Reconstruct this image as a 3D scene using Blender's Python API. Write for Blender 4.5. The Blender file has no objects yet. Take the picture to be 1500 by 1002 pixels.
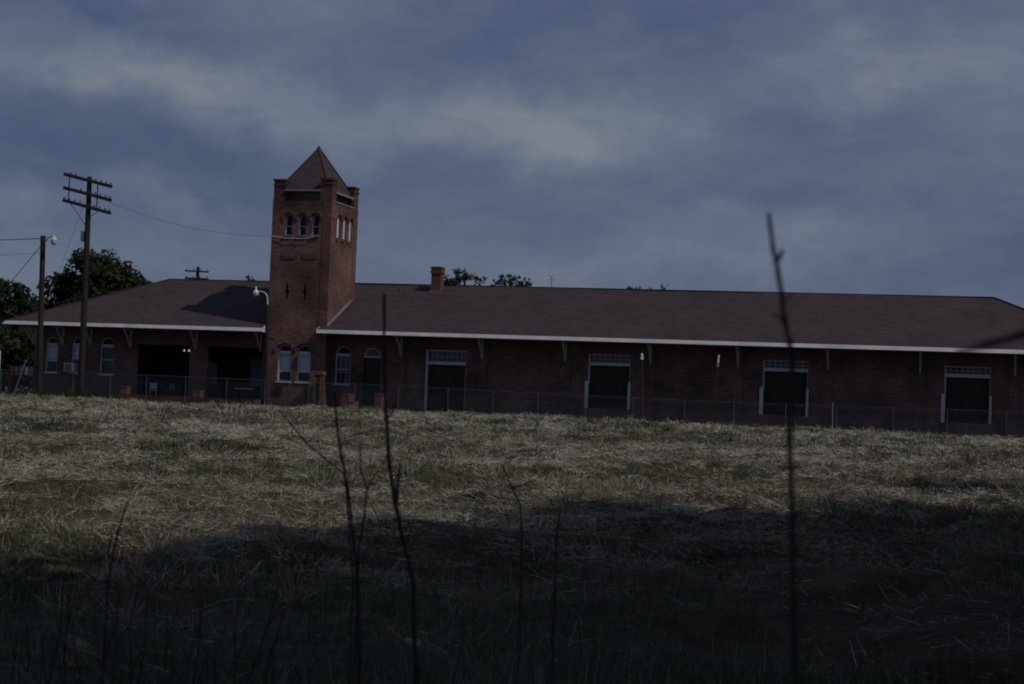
import bpy, bmesh, math, random
import numpy as np
from mathutils import Vector, Matrix

R = math.radians
SC = bpy.context.scene
COL = SC.collection
random.seed(7)
RNG = np.random.default_rng(11)

# ------------------------------------------------------------------ camera (eye at the origin, Z up, +Y towards the depot)
def make_camera():
    r, p, a = R(2.3), R(2.1738), R(14.9777)
    fw = Vector((-math.sin(a) * math.cos(p), math.cos(a) * math.cos(p), math.sin(p)))
    rt = Vector((math.cos(a), math.sin(a), 0))
    up = rt.cross(fw)
    X = rt * math.cos(r) + up * math.sin(r)
    Y = up * math.cos(r) - rt * math.sin(r)
    m = Matrix((X, Y, -fw)).transposed().to_4x4()
    cd = bpy.data.cameras.new('camera')
    cd.sensor_width = 36.0
    cd.lens = 62.4
    cd.clip_start = 0.1
    cd.clip_end = 6000
    cd.dof.use_dof = True
    cd.dof.focus_distance = 100
    cd.dof.aperture_fstop = 4.6
    co = bpy.data.objects.new('camera', cd)
    co.matrix_world = m
    COL.objects.link(co)
    SC.camera = co
make_camera()
SC.cycles.filter_width = 1.9

# ------------------------------------------------------------------ sun
SUN_EL, SUN_AZ = 48.0, 17.0        # light travels to -X, a little to +Y
def make_sun():
    d = Vector((-math.cos(R(SUN_AZ)) * math.cos(R(SUN_EL)), math.sin(R(SUN_AZ)) * math.cos(R(SUN_EL)), -math.sin(R(SUN_EL))))
    l = bpy.data.lights.new('sun', 'SUN')
    l.energy = 3.7
    l.angle = R(0.5)
    l.color = (1.0, 0.95, 0.89)
    o = bpy.data.objects.new('sun', l)
    o.rotation_euler = d.to_track_quat('-Z', 'Y').to_euler()
    o.location = (40, -30, 60)
    COL.objects.link(o)
make_sun()
SC.view_settings.view_transform = 'Standard'
SC.view_settings.look = 'None'
SC.view_settings.gamma = 1
SC.view_settings.exposure = -1.45

# ------------------------------------------------------------------ sky
def make_sky():
    w = bpy.data.worlds.new('World')
    SC.world = w
    w.use_nodes = True
    nt = w.node_tree
    nt.nodes.clear()
    N, L = nt.nodes.new, nt.links.new
    def math_(op, a, b=None, c=None):
        n = N('ShaderNodeMath'); n.operation = op
        for i, v in enumerate((a, b, c)):
            if v is None: continue
            if isinstance(v, (int, float)): n.inputs[i].default_value = v
            else: L(v, n.inputs[i])
        return n.outputs[0]
    tc = N('ShaderNodeTexCoord')
    nrm = N('ShaderNodeVectorMath'); nrm.operation = 'NORMALIZE'; L(tc.outputs['Generated'], nrm.inputs[0])
    sep = N('ShaderNodeSeparateXYZ'); L(nrm.outputs[0], sep.inputs[0])
    az = math_('ARCTAN2', sep.outputs[0], sep.outputs[1])
    el = math_('ARCSINE', sep.outputs[2])
    com = N('ShaderNodeCombineXYZ'); L(az, com.inputs[0]); L(el, com.inputs[1])
    base = com.outputs[0]
    def noise(scale, detail, rough, sx=1, sy=1, rot=0.0, dist=0.0):
        mp = N('ShaderNodeMapping'); L(base, mp.inputs[0]); mp.inputs['Scale'].default_value = (sx, sy, 1); mp.inputs['Rotation'].default_value = (0, 0, rot)
        n = N('ShaderNodeTexNoise'); L(mp.outputs[0], n.inputs['Vector'])
        n.inputs['Scale'].default_value = scale; n.inputs['Detail'].default_value = detail; n.inputs['Roughness'].default_value = rough
        n.inputs['Distortion'].default_value = dist
        return n
    wn = noise(14, 5, .55)
    sub = N('ShaderNodeVectorMath'); sub.operation = 'SUBTRACT'; L(wn.outputs['Color'], sub.inputs[0]); sub.inputs[1].default_value = (.5, .5, .5)
    scl = N('ShaderNodeVectorMath'); scl.operation = 'SCALE'; L(sub.outputs[0], scl.inputs[0]); scl.inputs['Scale'].default_value = .085
    add = N('ShaderNodeVectorMath'); add.operation = 'ADD'; L(base, add.inputs[0]); L(scl.outputs[0], add.inputs[1])
    warped = add.outputs[0]
    # cloud banks: azimuth, elevation (rad), half width, half height, tilt (deg), weight
    banks = [(-.528, .186, .075, .016, -12, .42), (-.4655, .172, .08, .02, -14, .42), (-.41, .165, .08, .026, -9, .50),
             (-.3765, .215, .09, .03, 3, .30), (-.345, .18, .09, .045, 0, .24), (-.286, .1655, .075, .017, -5, .40),
             (-.225, .175, .085, .028, 8, .52), (-.205, .14, .075, .045, 0, .26), (-.095, .208, .13, .022, -2, .34),
             (-.005, .195, .11, .035, -3, .48), (-.045, .150, .13, .018, 0, .28), (-.129, .093, .08, .018, 6, .34),
             (-.055, .108, .13, .022, 5, .22), (-.458, .0985, .035, .007, -8, .30), (-.535, .0965, .035, .008, 2, .26),
             (-.537, .06, .04, .02, 8, .36), (-.24, .079, .028, .01, 6, .24), (-.3215, .09, .14, .028, 2, .16), (-.30, .245, .3, .03, 0, .15),
             (-.4887, .198, .07, .022, -4, -.42), (-.249, .208, .13, .030, 6, -.55), (-.492, .128, .13, .028, -4, -.30),
             (-.37, .138, .11, .022, -2, -.22), (-.094, .158, .09, .014, 2, -.30), (-.149, .115, .10, .02, 4, -.34), (.01, .094, .06, .025, 10, -.36)]
    tot = None
    for (a, e, sx, sy, t, wt) in banks:
        mp = N('ShaderNodeMapping'); mp.vector_type = 'TEXTURE'
        L(warped, mp.inputs[0])
        mp.inputs['Location'].default_value = (a, e, 0); mp.inputs['Rotation'].default_value = (0, 0, R(t)); mp.inputs['Scale'].default_value = (sx, sy, 1)
        ln = N('ShaderNodeVectorMath'); ln.operation = 'LENGTH'; L(mp.outputs[0], ln.inputs[0])
        mr = N('ShaderNodeMapRange'); mr.interpolation_type = 'SMOOTHERSTEP'
        L(ln.outputs['Value'], mr.inputs['Value'])
        mr.inputs['From Min'].default_value = 2.0; mr.inputs['From Max'].default_value = 0.0
        mr.inputs['To Min'].default_value = 0; mr.inputs['To Max'].default_value = wt
        tot = mr.outputs[0] if tot is None else math_('ADD', tot, mr.outputs[0])
    big = noise(7, 6, .58, 1.0, 3.2, R(4), .3)
    fine = noise(22, 7, .62, 1.0, 2.6, R(6), .6)
    v = math_('ADD', math_('MULTIPLY', tot, .68), math_('MULTIPLY', math_('SUBTRACT', big.outputs['Fac'], .5), .62))
    v = math_('ADD', v, math_('MULTIPLY', math_('SUBTRACT', fine.outputs['Fac'], .5), .62))
    glow = N('ShaderNodeMapRange'); L(el, glow.inputs['Value']); glow.inputs['From Min'].default_value = .14; glow.inputs['From Max'].default_value = .03
    glow.inputs['To Min'].default_value = 0; glow.inputs['To Max'].default_value = .10      # thinner, brighter cloud low down
    v = math_('ADD', v, glow.outputs[0])
    v = math_('ADD', v, .43)
    v = math_('MULTIPLY', v, .84)
    ramp = N('ShaderNodeValToRGB'); L(v, ramp.inputs[0])
    cr = ramp.color_ramp
    pts = [(0.0, (1.30, 1.88, 3.70)), (.30, (2.02, 2.66, 4.60)), (.62, (2.95, 3.62, 5.35)), (1.0, (5.05, 5.55, 6.55))]
    cr.elements[0].position, cr.elements[1].position = pts[0][0], pts[3][0]
    for _ in range(2): cr.elements.new(.5)
    for e, (pp, c) in zip(sorted(cr.elements, key=lambda q: q.position), pts): pass
    for i, (pp, c) in enumerate(pts):
        cr.elements[i].position = pp; cr.elements[i].color = (c[0] * .1, c[1] * .1, c[2] * .1, 1)
    up = N('ShaderNodeVectorMath'); up.operation = 'SCALE'; L(ramp.outputs[0], up.inputs[0]); up.inputs['Scale'].default_value = 10 * SKY_GAIN
    sky = N('ShaderNodeTexSky'); sky.sky_type = 'NISHITA'; sky.sun_disc = False
    sky.sun_elevation = R(SUN_EL); sky.sun_rotation = R(107)
    mix = N('ShaderNodeMix'); mix.data_type = 'RGBA'; mix.inputs[0].default_value = .88
    L(sky.outputs[0], mix.inputs[6]); L(up.outputs[0], mix.inputs[7])
    bg = N('ShaderNodeBackground'); bg.inputs['Strength'].default_value = .1
    L(mix.outputs[2], bg.inputs[0])
    out = N('ShaderNodeOutputWorld'); L(bg.outputs[0], out.inputs[0])
SKY_GAIN = 1.14
make_sky()

# ------------------------------------------------------------------ helpers
def smooth_noise(x, y, cell, seed):
    rg = np.random.default_rng(seed)
    tab = rg.random((256, 256))
    u, v = x / cell, y / cell
    i, j = np.floor(u).astype(int), np.floor(v).astype(int)
    fu, fv = u - i, v - j
    fu, fv = fu * fu * (3 - 2 * fu), fv * fv * (3 - 2 * fv)
    g = lambda a, b: tab[a % 256, b % 256]
    return (g(i, j) * (1 - fu) + g(i + 1, j) * fu) * (1 - fv) + (g(i, j + 1) * (1 - fu) + g(i + 1, j + 1) * fu) * fv

def field_height(x, y):
    x, y = np.asarray(x, float), np.asarray(y, float)
    yc = 91 - .15 * np.clip(x, -75, 20)
    s = y / yc * 95
    z = np.interp(s, [-200, 0, 13, 26, 50, 62, 75, 86, 95, 98.5, 102, 2000], [-1.75, -1.75, -2.12, -2.2, -1.86, -1.55, -1.05, -.66, -.50, -.58, -.86, -.86])
    amp = np.clip((s + 5) / 15, 0, 1) * np.clip((97 - s) / 8, .12, 1)
    m = (smooth_noise(x, y, .85, 3) - .5) * .30 + (smooth_noise(x + 31, y, 2.1, 4) - .5) * .34 + (smooth_noise(x, y + 17, 9, 5) - .5) * .22
    return z + m * amp

WPOS = {}
def obj(name, mesh, material=None, parent=None, loc=(0, 0, 0), rotz=0.0):
    """link a mesh as one object; loc is a world place, parents are unrotated"""
    if isinstance(mesh, MB): mesh = mesh.mesh(name)
    o = bpy.data.objects.new(name, mesh)
    COL.objects.link(o)
    if material is not None:
        mesh.materials.clear(); mesh.materials.append(material)
    place(o, parent, loc, rotz)
    return o
def place(o, parent, loc, rotz=0.0):
    loc = Vector(loc)
    WPOS[o] = loc
    if parent is not None:
        o.parent = parent
        o.location = loc - WPOS[parent]
    else:
        o.location = loc
    o.rotation_euler = (0, 0, rotz)
def empty(name, loc):
    o = bpy.data.objects.new(name, None)
    o.empty_display_size = .3
    COL.objects.link(o)
    place(o, None, loc)
    return o
def tag(o, label=None, cat=None, group=None, kind=None):
    if label: o['label'] = label
    if cat: o['category'] = cat
    if group: o['group'] = group
    if kind: o['kind'] = kind
    return o
def copy_tree(o, parent=None):
    c = o.copy(); COL.objects.link(c)
    WPOS[c] = WPOS.get(o, Vector())
    if parent is not None: c.parent = parent
    for ch in list(o.children): copy_tree(ch, c)
    return c

class MB:
    """collects shapes into one mesh"""
    def __init__(s): s.v, s.f, s.sm = [], [], []
    def add(s, vs, fs, smooth=False):
        n = len(s.v); s.v += [tuple(q) for q in vs]
        s.f += [tuple(i + n for i in f) for f in fs]; s.sm += [smooth] * len(fs)
    def box(s, x0, x1, y0, y1, z0, z1):
        s.add([(x0, y0, z0), (x1, y0, z0), (x1, y1, z0), (x0, y1, z0), (x0, y0, z1), (x1, y0, z1), (x1, y1, z1), (x0, y1, z1)],
              [(3, 2, 1, 0), (4, 5, 6, 7), (0, 1, 5, 4), (1, 2, 6, 5), (2, 3, 7, 6), (3, 0, 4, 7)])
    def beam(s, a, b, w, h):
        a, b = Vector(a), Vector(b); d = (b - a).normalized()
        up = Vector((0, 0, 1)) if abs(d.z) < .95 else Vector((0, 1, 0))
        sx = d.cross(up).normalized(); sy = sx.cross(d)
        q = []
        for c in (a, b):
            for i, j in ((-1, -1), (1, -1), (1, 1), (-1, 1)): q.append(c + sx * (i * w / 2) + sy * (j * h / 2))
        s.add(q, [(3, 2, 1, 0), (4, 5, 6, 7), (0, 1, 5, 4), (1, 2, 6, 5), (2, 3, 7, 6), (3, 0, 4, 7)])
    def tube(s, pts, rad, n=8, cap=True):
        pts = [Vector(p) for p in pts]
        if isinstance(rad, (int, float)): rad = [rad] * len(pts)
        prev = None; vs = []
        for i, p in enumerate(pts):
            d = (pts[min(i + 1, len(pts) - 1)] - pts[max(i - 1, 0)]).normalized()
            if prev is None:
                u = d.orthogonal().normalized()
            else:
                u = (prev - d * prev.dot(d)).normalized()
            prev = u; w = d.cross(u)
            for k in range(n):
                t = 2 * math.pi * k / n
                vs.append(p + (u * math.cos(t) + w * math.sin(t)) * rad[i])
        fs = []
        for i in range(len(pts) - 1):
            for k in range(n):
                a, b = i * n + k, i * n + (k + 1) % n
                fs.append((a, b, b + n, a + n))
        s.add(vs, fs, True)
        if cap:
            m = len(pts) - 1
            s.add([vs[k] for k in range(n)], [tuple(range(n))[::-1]])
            s.add([vs[m * n + k] for k in range(n)], [tuple(range(n))])
    def lathe(s, c, prof, n=14):
        vs = []
        for (r, z) in prof:
            for k in range(n):
                t = 2 * math.pi * k / n
                vs.append((c[0] + r * math.cos(t), c[1] + r * math.sin(t), c[2] + z))
        fs = [(i * n + k, i * n + (k + 1) % n, (i + 1) * n + (k + 1) % n, (i + 1) * n + k) for i in range(len(prof) - 1) for k in range(n)]
        s.add(vs, fs, True)
    def mesh(s, name):
        m = bpy.data.meshes.new(name)
        m.from_pydata(s.v, [], s.f)
        for p, k in zip(m.polygons, s.sm): p.use_smooth = k
        m.update()
        return m

def quads_mesh(name, V, tint):
    """V: (n,4,3) array of quads, tint per face"""
    n = len(V)
    me = bpy.data.meshes.new(name)
    me.vertices.add(n * 4); me.vertices.foreach_set('co', V.reshape(-1).astype(np.float32))
    me.loops.add(n * 4); me.loops.foreach_set('vertex_index', np.arange(n * 4, dtype=np.int32))
    me.polygons.add(n); me.polygons.foreach_set('loop_start', np.arange(0, n * 4, 4, dtype=np.int32))
    at = me.attributes.new('tint', 'FLOAT', 'FACE'); at.data.foreach_set('value', tint.astype(np.float32))
    me.update(calc_edges=True)
    return me

# ------------------------------------------------------------------ materials
def newmat(name):
    m = bpy.data.materials.new(name); m.use_nodes = True
    nt = m.node_tree; b = nt.nodes['Principled BSDF']
    return m, nt, b
def weathered(name, c1, c2, scale=1.2, rough=.8, detail=6, fine=30, fine_amt=.25, bump=0.0, metal=0.0, spec=.3, stretch=(1, 1, 1)):
    m, nt, b = newmat(name)
    tc = nt.nodes.new('ShaderNodeTexCoord'); mp = nt.nodes.new('ShaderNodeMapping'); mp.inputs['Scale'].default_value = stretch
    nt.links.new(tc.outputs['Object'], mp.inputs[0])
    n1 = nt.nodes.new('ShaderNodeTexNoise'); n1.inputs['Scale'].default_value = scale; n1.inputs['Detail'].default_value = detail; n1.inputs['Roughness'].default_value = .6
    n2 = nt.nodes.new('ShaderNodeTexNoise'); n2.inputs['Scale'].default_value = fine; n2.inputs['Detail'].default_value = 3
    nt.links.new(mp.outputs[0], n1.inputs['Vector']); nt.links.new(mp.outputs[0], n2.inputs['Vector'])
    mr = nt.nodes.new('ShaderNodeMapRange'); mr.inputs['From Min'].default_value = .32; mr.inputs['From Max'].default_value = .68
    nt.links.new(n1.outputs['Fac'], mr.inputs['Value'])
    mx = nt.nodes.new('ShaderNodeMix'); mx.data_type = 'RGBA'
    mx.inputs[6].default_value = (*c1, 1); mx.inputs[7].default_value = (*c2, 1)
    nt.links.new(mr.outputs[0], mx.inputs[0])
    m2 = nt.nodes.new('ShaderNodeMapRange'); m2.inputs['From Min'].default_value = .3; m2.inputs['From Max'].default_value = .7
    m2.inputs['To Min'].default_value = 1 - fine_amt; m2.inputs['To Max'].default_value = 1 + fine_amt
    nt.links.new(n2.outputs['Fac'], m2.inputs['Value'])
    sc = nt.nodes.new('ShaderNodeVectorMath'); sc.operation = 'SCALE'
    nt.links.new(mx.outputs[2], sc.inputs[0]); nt.links.new(m2.outputs[0], sc.inputs['Scale'])
    nt.links.new(sc.outputs[0], b.inputs['Base Color'])
    b.inputs['Roughness'].default_value = rough; b.inputs['Metallic'].default_value = metal; b.inputs['Specular IOR Level'].default_value = spec
    if bump:
        bp = nt.nodes.new('ShaderNodeBump'); bp.inputs['Strength'].default_value = bump; bp.inputs['Distance'].default_value = .05
        nt.links.new(n2.outputs['Fac'], bp.inputs['Height']); nt.links.new(bp.outputs[0], b.inputs['Normal'])
    return m

def brick_mat(name, c1, c2, mortar, patch=(.55, 1.35), soot=None):
    m, nt, b = newmat(name)
    N, L = nt.nodes.new, nt.links.new
    tc = N('ShaderNodeTexCoord'); sp = N('ShaderNodeSeparateXYZ'); geo = N('ShaderNodeNewGeometry')
    L(geo.outputs['Position'], sp.inputs[0])
    ad = N('ShaderNodeMath'); ad.operation = 'ADD'; L(sp.outputs[0], ad.inputs[0]); L(sp.outputs[1], ad.inputs[1])
    cb = N('ShaderNodeCombineXYZ'); L(ad.outputs[0], cb.inputs[0]); L(sp.outputs[2], cb.inputs[1])
    br = N('ShaderNodeTexBrick'); L(cb.outputs[0], br.inputs['Vector'])
    br.inputs['Color1'].default_value = (*c1, 1); br.inputs['Color2'].default_value = (*c2, 1); br.inputs['Mortar'].default_value = (*mortar, 1)
    br.inputs['Scale'].default_value = 1.0; br.inputs['Brick Width'].default_value = .23; br.inputs['Row Height'].default_value = .08
    br.inputs['Mortar Size'].default_value = .006; br.inputs['Bias'].default_value = -.1
    n = N('ShaderNodeTexNoise'); n.inputs['Scale'].default_value = .45; n.inputs['Detail'].default_value = 8; n.inputs['Roughness'].default_value = .65
    L(geo.outputs['Position'], n.inputs['Vector'])
    mr = N('ShaderNodeMapRange'); mr.inputs['From Min'].default_value = .3; mr.inputs['From Max'].default_value = .7
    mr.inputs['To Min'].default_value = patch[0]; mr.inputs['To Max'].default_value = patch[1]
    L(n.outputs['Fac'], mr.inputs['Value'])
    # single rows and bricks that differ: noise squeezed along the courses
    mp = N('ShaderNodeMapping'); mp.inputs['Scale'].default_value = (1.6, 12, 1); L(cb.outputs[0], mp.inputs[0])
    n2 = N('ShaderNodeTexNoise'); n2.inputs['Scale'].default_value = 1.0; n2.inputs['Detail'].default_value = 4; L(mp.outputs[0], n2.inputs['Vector'])
    mr2 = N('ShaderNodeMapRange'); mr2.inputs['From Min'].default_value = .3; mr2.inputs['From Max'].default_value = .7
    mr2.inputs['To Min'].default_value = .72; mr2.inputs['To Max'].default_value = 1.3; L(n2.outputs['Fac'], mr2.inputs['Value'])
    mu = N('ShaderNodeMath'); mu.operation = 'MULTIPLY'; L(mr.outputs[0], mu.inputs[0]); L(mr2.outputs[0], mu.inputs[1])
    sc = N('ShaderNodeVectorMath'); sc.operation = 'SCALE'; L(br.outputs['Color'], sc.inputs[0]); L(mu.outputs[0], sc.inputs['Scale'])
    if soot:      # old engine smoke: blackened bricks on the tower head, ragged lower edge
        n4 = N('ShaderNodeTexNoise'); n4.inputs['Scale'].default_value = 1.1; n4.inputs['Detail'].default_value = 7; L(geo.outputs['Position'], n4.inputs['Vector'])
        m4 = N('ShaderNodeMath'); m4.operation = 'MULTIPLY_ADD'; L(n4.outputs['Fac'], m4.inputs[0]); m4.inputs[1].default_value = 2.6; L(sp.outputs[2], m4.inputs[2])
        r4 = N('ShaderNodeMapRange'); L(m4.outputs[0], r4.inputs['Value']); r4.inputs['From Min'].default_value = soot; r4.inputs['From Max'].default_value = soot + 1.0
        r4.inputs['To Min'].default_value = 1.0; r4.inputs['To Max'].default_value = .62
        s4 = N('ShaderNodeVectorMath'); s4.operation = 'SCALE'; L(sc.outputs[0], s4.inputs[0]); L(r4.outputs[0], s4.inputs['Scale']); sc = s4
    L(sc.outputs[0], b.inputs['Base Color'])
    b.inputs['Roughness'].default_value = .9; b.inputs['Specular IOR Level'].default_value = .15
    bp = N('ShaderNodeBump'); bp.inputs['Strength'].default_value = .5; bp.inputs['Distance'].default_value = .01
    L(br.outputs['Fac'], bp.inputs['Height']); bp.invert = True; L(bp.outputs[0], b.inputs['Normal'])
    return m

def shingle_mat():
    m, nt, b = newmat('roof shingles')
    N, L = nt.nodes.new, nt.links.new
    geo = N('ShaderNodeNewGeometry'); sp = N('ShaderNodeSeparateXYZ'); L(geo.outputs['Position'], sp.inputs[0])
    cb = N('ShaderNodeCombineXYZ'); L(sp.outputs[0], cb.inputs[0])
    sc_ = N('ShaderNodeMath'); sc_.operation = 'MULTIPLY'; sc_.inputs[1].default_value = 2.45; L(sp.outputs[2], sc_.inputs[0]); L(sc_.outputs[0], cb.inputs[1])
    br = N('ShaderNodeTexBrick'); L(cb.outputs[0], br.inputs['Vector'])
    br.inputs['Color1'].default_value = (.080, .057, .061, 1); br.inputs['Color2'].default_value = (.060, .044, .049, 1); br.inputs['Mortar'].default_value = (.040, .031, .035, 1)
    br.inputs['Scale'].default_value = 1; br.inputs['Brick Width'].default_value = .5; br.inputs['Row Height'].default_value = .24; br.inputs['Mortar Size'].default_value = .012
    n = N('ShaderNodeTexNoise'); n.inputs['Scale'].default_value = .35; n.inputs['Detail'].default_value = 9; n.inputs['Roughness'].default_value = .7; L(geo.outputs['Position'], n.inputs['Vector'])
    mr = N('ShaderNodeMapRange'); mr.inputs['From Min'].default_value = .3; mr.inputs['From Max'].default_value = .7; mr.inputs['To Min'].default_value = .88; mr.inputs['To Max'].default_value = 1.12; L(n.outputs['Fac'], mr.inputs['Value'])
    s = N('ShaderNodeVectorMath'); s.operation = 'SCALE'; L(br.outputs['Color'], s.inputs[0]); L(mr.outputs[0], s.inputs['Scale'])
    L(s.outputs[0], b.inputs['Base Color']); b.inputs['Roughness'].default_value = .92; b.inputs['Specular IOR Level'].default_value = .15
    return m

def tint_mat(name, stops, rough=.85, trans=.0, spec=.2):
    m, nt, b = newmat(name)
    N, L = nt.nodes.new, nt.links.new
    at = N('ShaderNodeAttribute'); at.attribute_name = 'tint'
    rp = N('ShaderNodeValToRGB'); L(at.outputs['Fac'], rp.inputs[0])
    cr = rp.color_ramp
    while len(cr.elements) < len(stops): cr.elements.new(.5)
    for i, (p, c) in enumerate(stops): cr.elements[i].position = p
    for i, (p, c) in enumerate(stops): cr.elements[i].color = (*c, 1)
    L(rp.outputs[0], b.inputs['Base Color']); b.inputs['Roughness'].default_value = rough; b.inputs['Specular IOR Level'].default_value = spec
    if trans:
        tr = N('ShaderNodeBsdfTranslucent'); L(rp.outputs[0], tr.inputs[0])
        mx = N('ShaderNodeMixShader'); mx.inputs[0].default_value = trans
        L(b.outputs[0], mx.inputs[1]); L(tr.outputs[0], mx.inputs[2]); L(mx.outputs[0], nt.nodes['Material Output'].inputs[0])
    return m

def glass_mat(name, tint=(.03, .035, .04), gloss=.28):
    m, nt, b = newmat(name)
    N, L = nt.nodes.new, nt.links.new
    t = N('ShaderNodeBsdfTransparent'); t.inputs[0].default_value = (.86, .88, .90, 1)
    g = N('ShaderNodeBsdfGlossy'); g.inputs['Roughness'].default_value = .06; g.inputs[0].default_value = (.8, .85, .9, 1)
    n = N('ShaderNodeTexNoise'); n.inputs['Scale'].default_value = 1.6; tc = N('ShaderNodeTexCoord'); L(tc.outputs['Object'], n.inputs['Vector'])
    bp = N('ShaderNodeBump'); bp.inputs['Strength'].default_value = .12; bp.inputs['Distance'].default_value = .05; L(n.outputs['Fac'], bp.inputs['Height']); L(bp.outputs[0], g.inputs['Normal'])
    mx = N('ShaderNodeMixShader'); mx.inputs[0].default_value = gloss
    L(t.outputs[0], mx.inputs[1]); L(g.outputs[0], mx.inputs[2]); L(mx.outputs[0], nt.nodes['Material Output'].inputs[0])
    return m
def emit_mat(name, c, s):
    m, nt, b = newmat(name)
    b.inputs['Emission Color'].default_value = (*c, 1); b.inputs['Emission Strength'].default_value = s
    return m

M = dict(
    brick=brick_mat('red brick', (.170, .104, .088), (.120, .076, .067), (.145, .112, .10), (.5, 1.4)),
    tower=brick_mat('tower brick', (.195, .104, .086), (.138, .074, .064), (.155, .112, .098), (.52, 1.38), soot=13.4),
    redbrick=brick_mat('fresh red brick', (.20, .088, .064), (.155, .068, .053), (.20, .13, .105), (.6, 1.3)),
    roof=shingle_mat(),
    stepbrick=brick_mat('worn step brick', (.13, .05, .038), (.095, .038, .03), (.10, .07, .06), (.5, 1.4)),
    white=weathered('white painted trim', (.50, .50, .50), (.66, .66, .65), .8, .6, 6, 14, .08),
    jamb=weathered('grey white painted frame', (.46, .47, .48), (.62, .62, .62), 1.0, .6, 6, 14, .08),
    soffit=weathered('dull green grey eave boards', (.16, .17, .155), (.22, .23, .21), 1, .8),
    bracket=weathered('pale grey bracket paint', (.33, .345, .33), (.44, .45, .43), 1.2, .75),
    door=weathered('dark brown door boards', (.028, .020, .018), (.05, .036, .03), .8, .7, 6, 10, .3, stretch=(6, 1, .6)),
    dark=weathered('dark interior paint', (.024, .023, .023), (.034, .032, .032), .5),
    blind=weathered('pale blue window blind', (.58, .64, .78), (.68, .74, .84), .9, .8, 4, 18, .05),
    curtain=weathered('grey window curtain', (.14, .15, .19), (.22, .23, .27), 3, .9, 4, 20, .1, stretch=(4, 1, .4)),
    glass=glass_mat('window glass', gloss=.05),
    dimglass=glass_mat('dusty tower glass', gloss=.018),
    louver=weathered('white louvre boards', (.66, .66, .66), (.8, .8, .79), 2, .6),
    flash=weathered('grey metal flashing', (.22, .22, .23), (.34, .34, .34), 1, .5, metal=.4),
    wood=weathered('weathered pole timber', (.022, .018, .017), (.046, .034, .029), .8, .9, 6, 22, .35, .3, stretch=(6, 6, .5)),
    oldwood=weathered('dark creosoted timber', (.022, .018, .018), (.044, .034, .030), .8, .9, 6, 22, .3, .2, stretch=(6, 6, .5)),
    iron=weathered('black painted iron', (.018, .02, .021), (.03, .031, .033), 2, .6, metal=.3),
    rust=weathered('rusty iron', (.045, .022, .016), (.075, .036, .025), 3, .9, 6, 40, .3),
    galv=weathered('galvanised pipe', (.085, .092, .10), (.14, .15, .155), 2, .55, metal=.3),
    wire=weathered('old line wire', (.05, .05, .055), (.08, .08, .085), 1, .6),
    glassins=weathered('insulator glass', (.04, .055, .06), (.08, .10, .105), 4, .25),
    lamp=weathered('white lamp housing', (.55, .57, .6), (.72, .74, .76), 3, .35),
    ac=weathered('off white metal casing', (.55, .56, .56), (.66, .66, .65), 2, .5),
    grille=weathered('grey fin grille', (.10, .11, .12), (.16, .17, .18), 6, .6, stretch=(1, 1, 10)),
    bark=weathered('dark bark', (.035, .027, .02), (.07, .055, .042), 2, .95, 6, 20, .35, .4, stretch=(3, 3, .6)),
    stalk=weathered('dry dark stalk', (.045, .038, .033), (.080, .068, .058), 12, .9, 5, 60, .3),
    stalkpale=weathered('bleached stem', (.20, .18, .14), (.30, .27, .22), 12, .8),
    stone=weathered('pale stone', (.28, .28, .29), (.42, .42, .42), 4, .8, 6, 20, .15, .3),
    bulb=emit_mat('lit bulb', (1.0, .70, .32), 1.3),
    orange=weathered('orange marker paint', (.38, .19, .08), (.48, .24, .10), 5, .6),
    red=weathered('faded red cloth', (.13, .03, .045), (.17, .045, .055), 3, .9),
    blue=weathered('faded blue cloth', (.045, .05, .12), (.07, .08, .15), 3, .9),
    paleblue=weathered('blue grey paint', (.13, .16, .30), (.19, .22, .36), 3, .7),
    grass=tint_mat('green grass', [(0, (.036, .044, .020)), (.35, (.09, .108, .05)), (.65, (.30, .315, .20)), (1, (.58, .58, .43))], .7, .25),
    straw=tint_mat('cut dry straw', [(0, (.060, .044, .034)), (.2, (.20, .135, .090)), (.42, (.40, .33, .24)), (.7, (.57, .515, .41)), (1, (.72, .68, .58))], .75, .12),
    leaf=tint_mat('tree leaves', [(0, (.018, .028, .012)), (.5, (.040, .058, .022)), (1, (.078, .10, .038))], .65, .3),
    weed=tint_mat('weed leaves', [(0, (.026, .036, .018)), (.5, (.06, .078, .036)), (1, (.12, .135, .07))], .7, .25),
)

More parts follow.
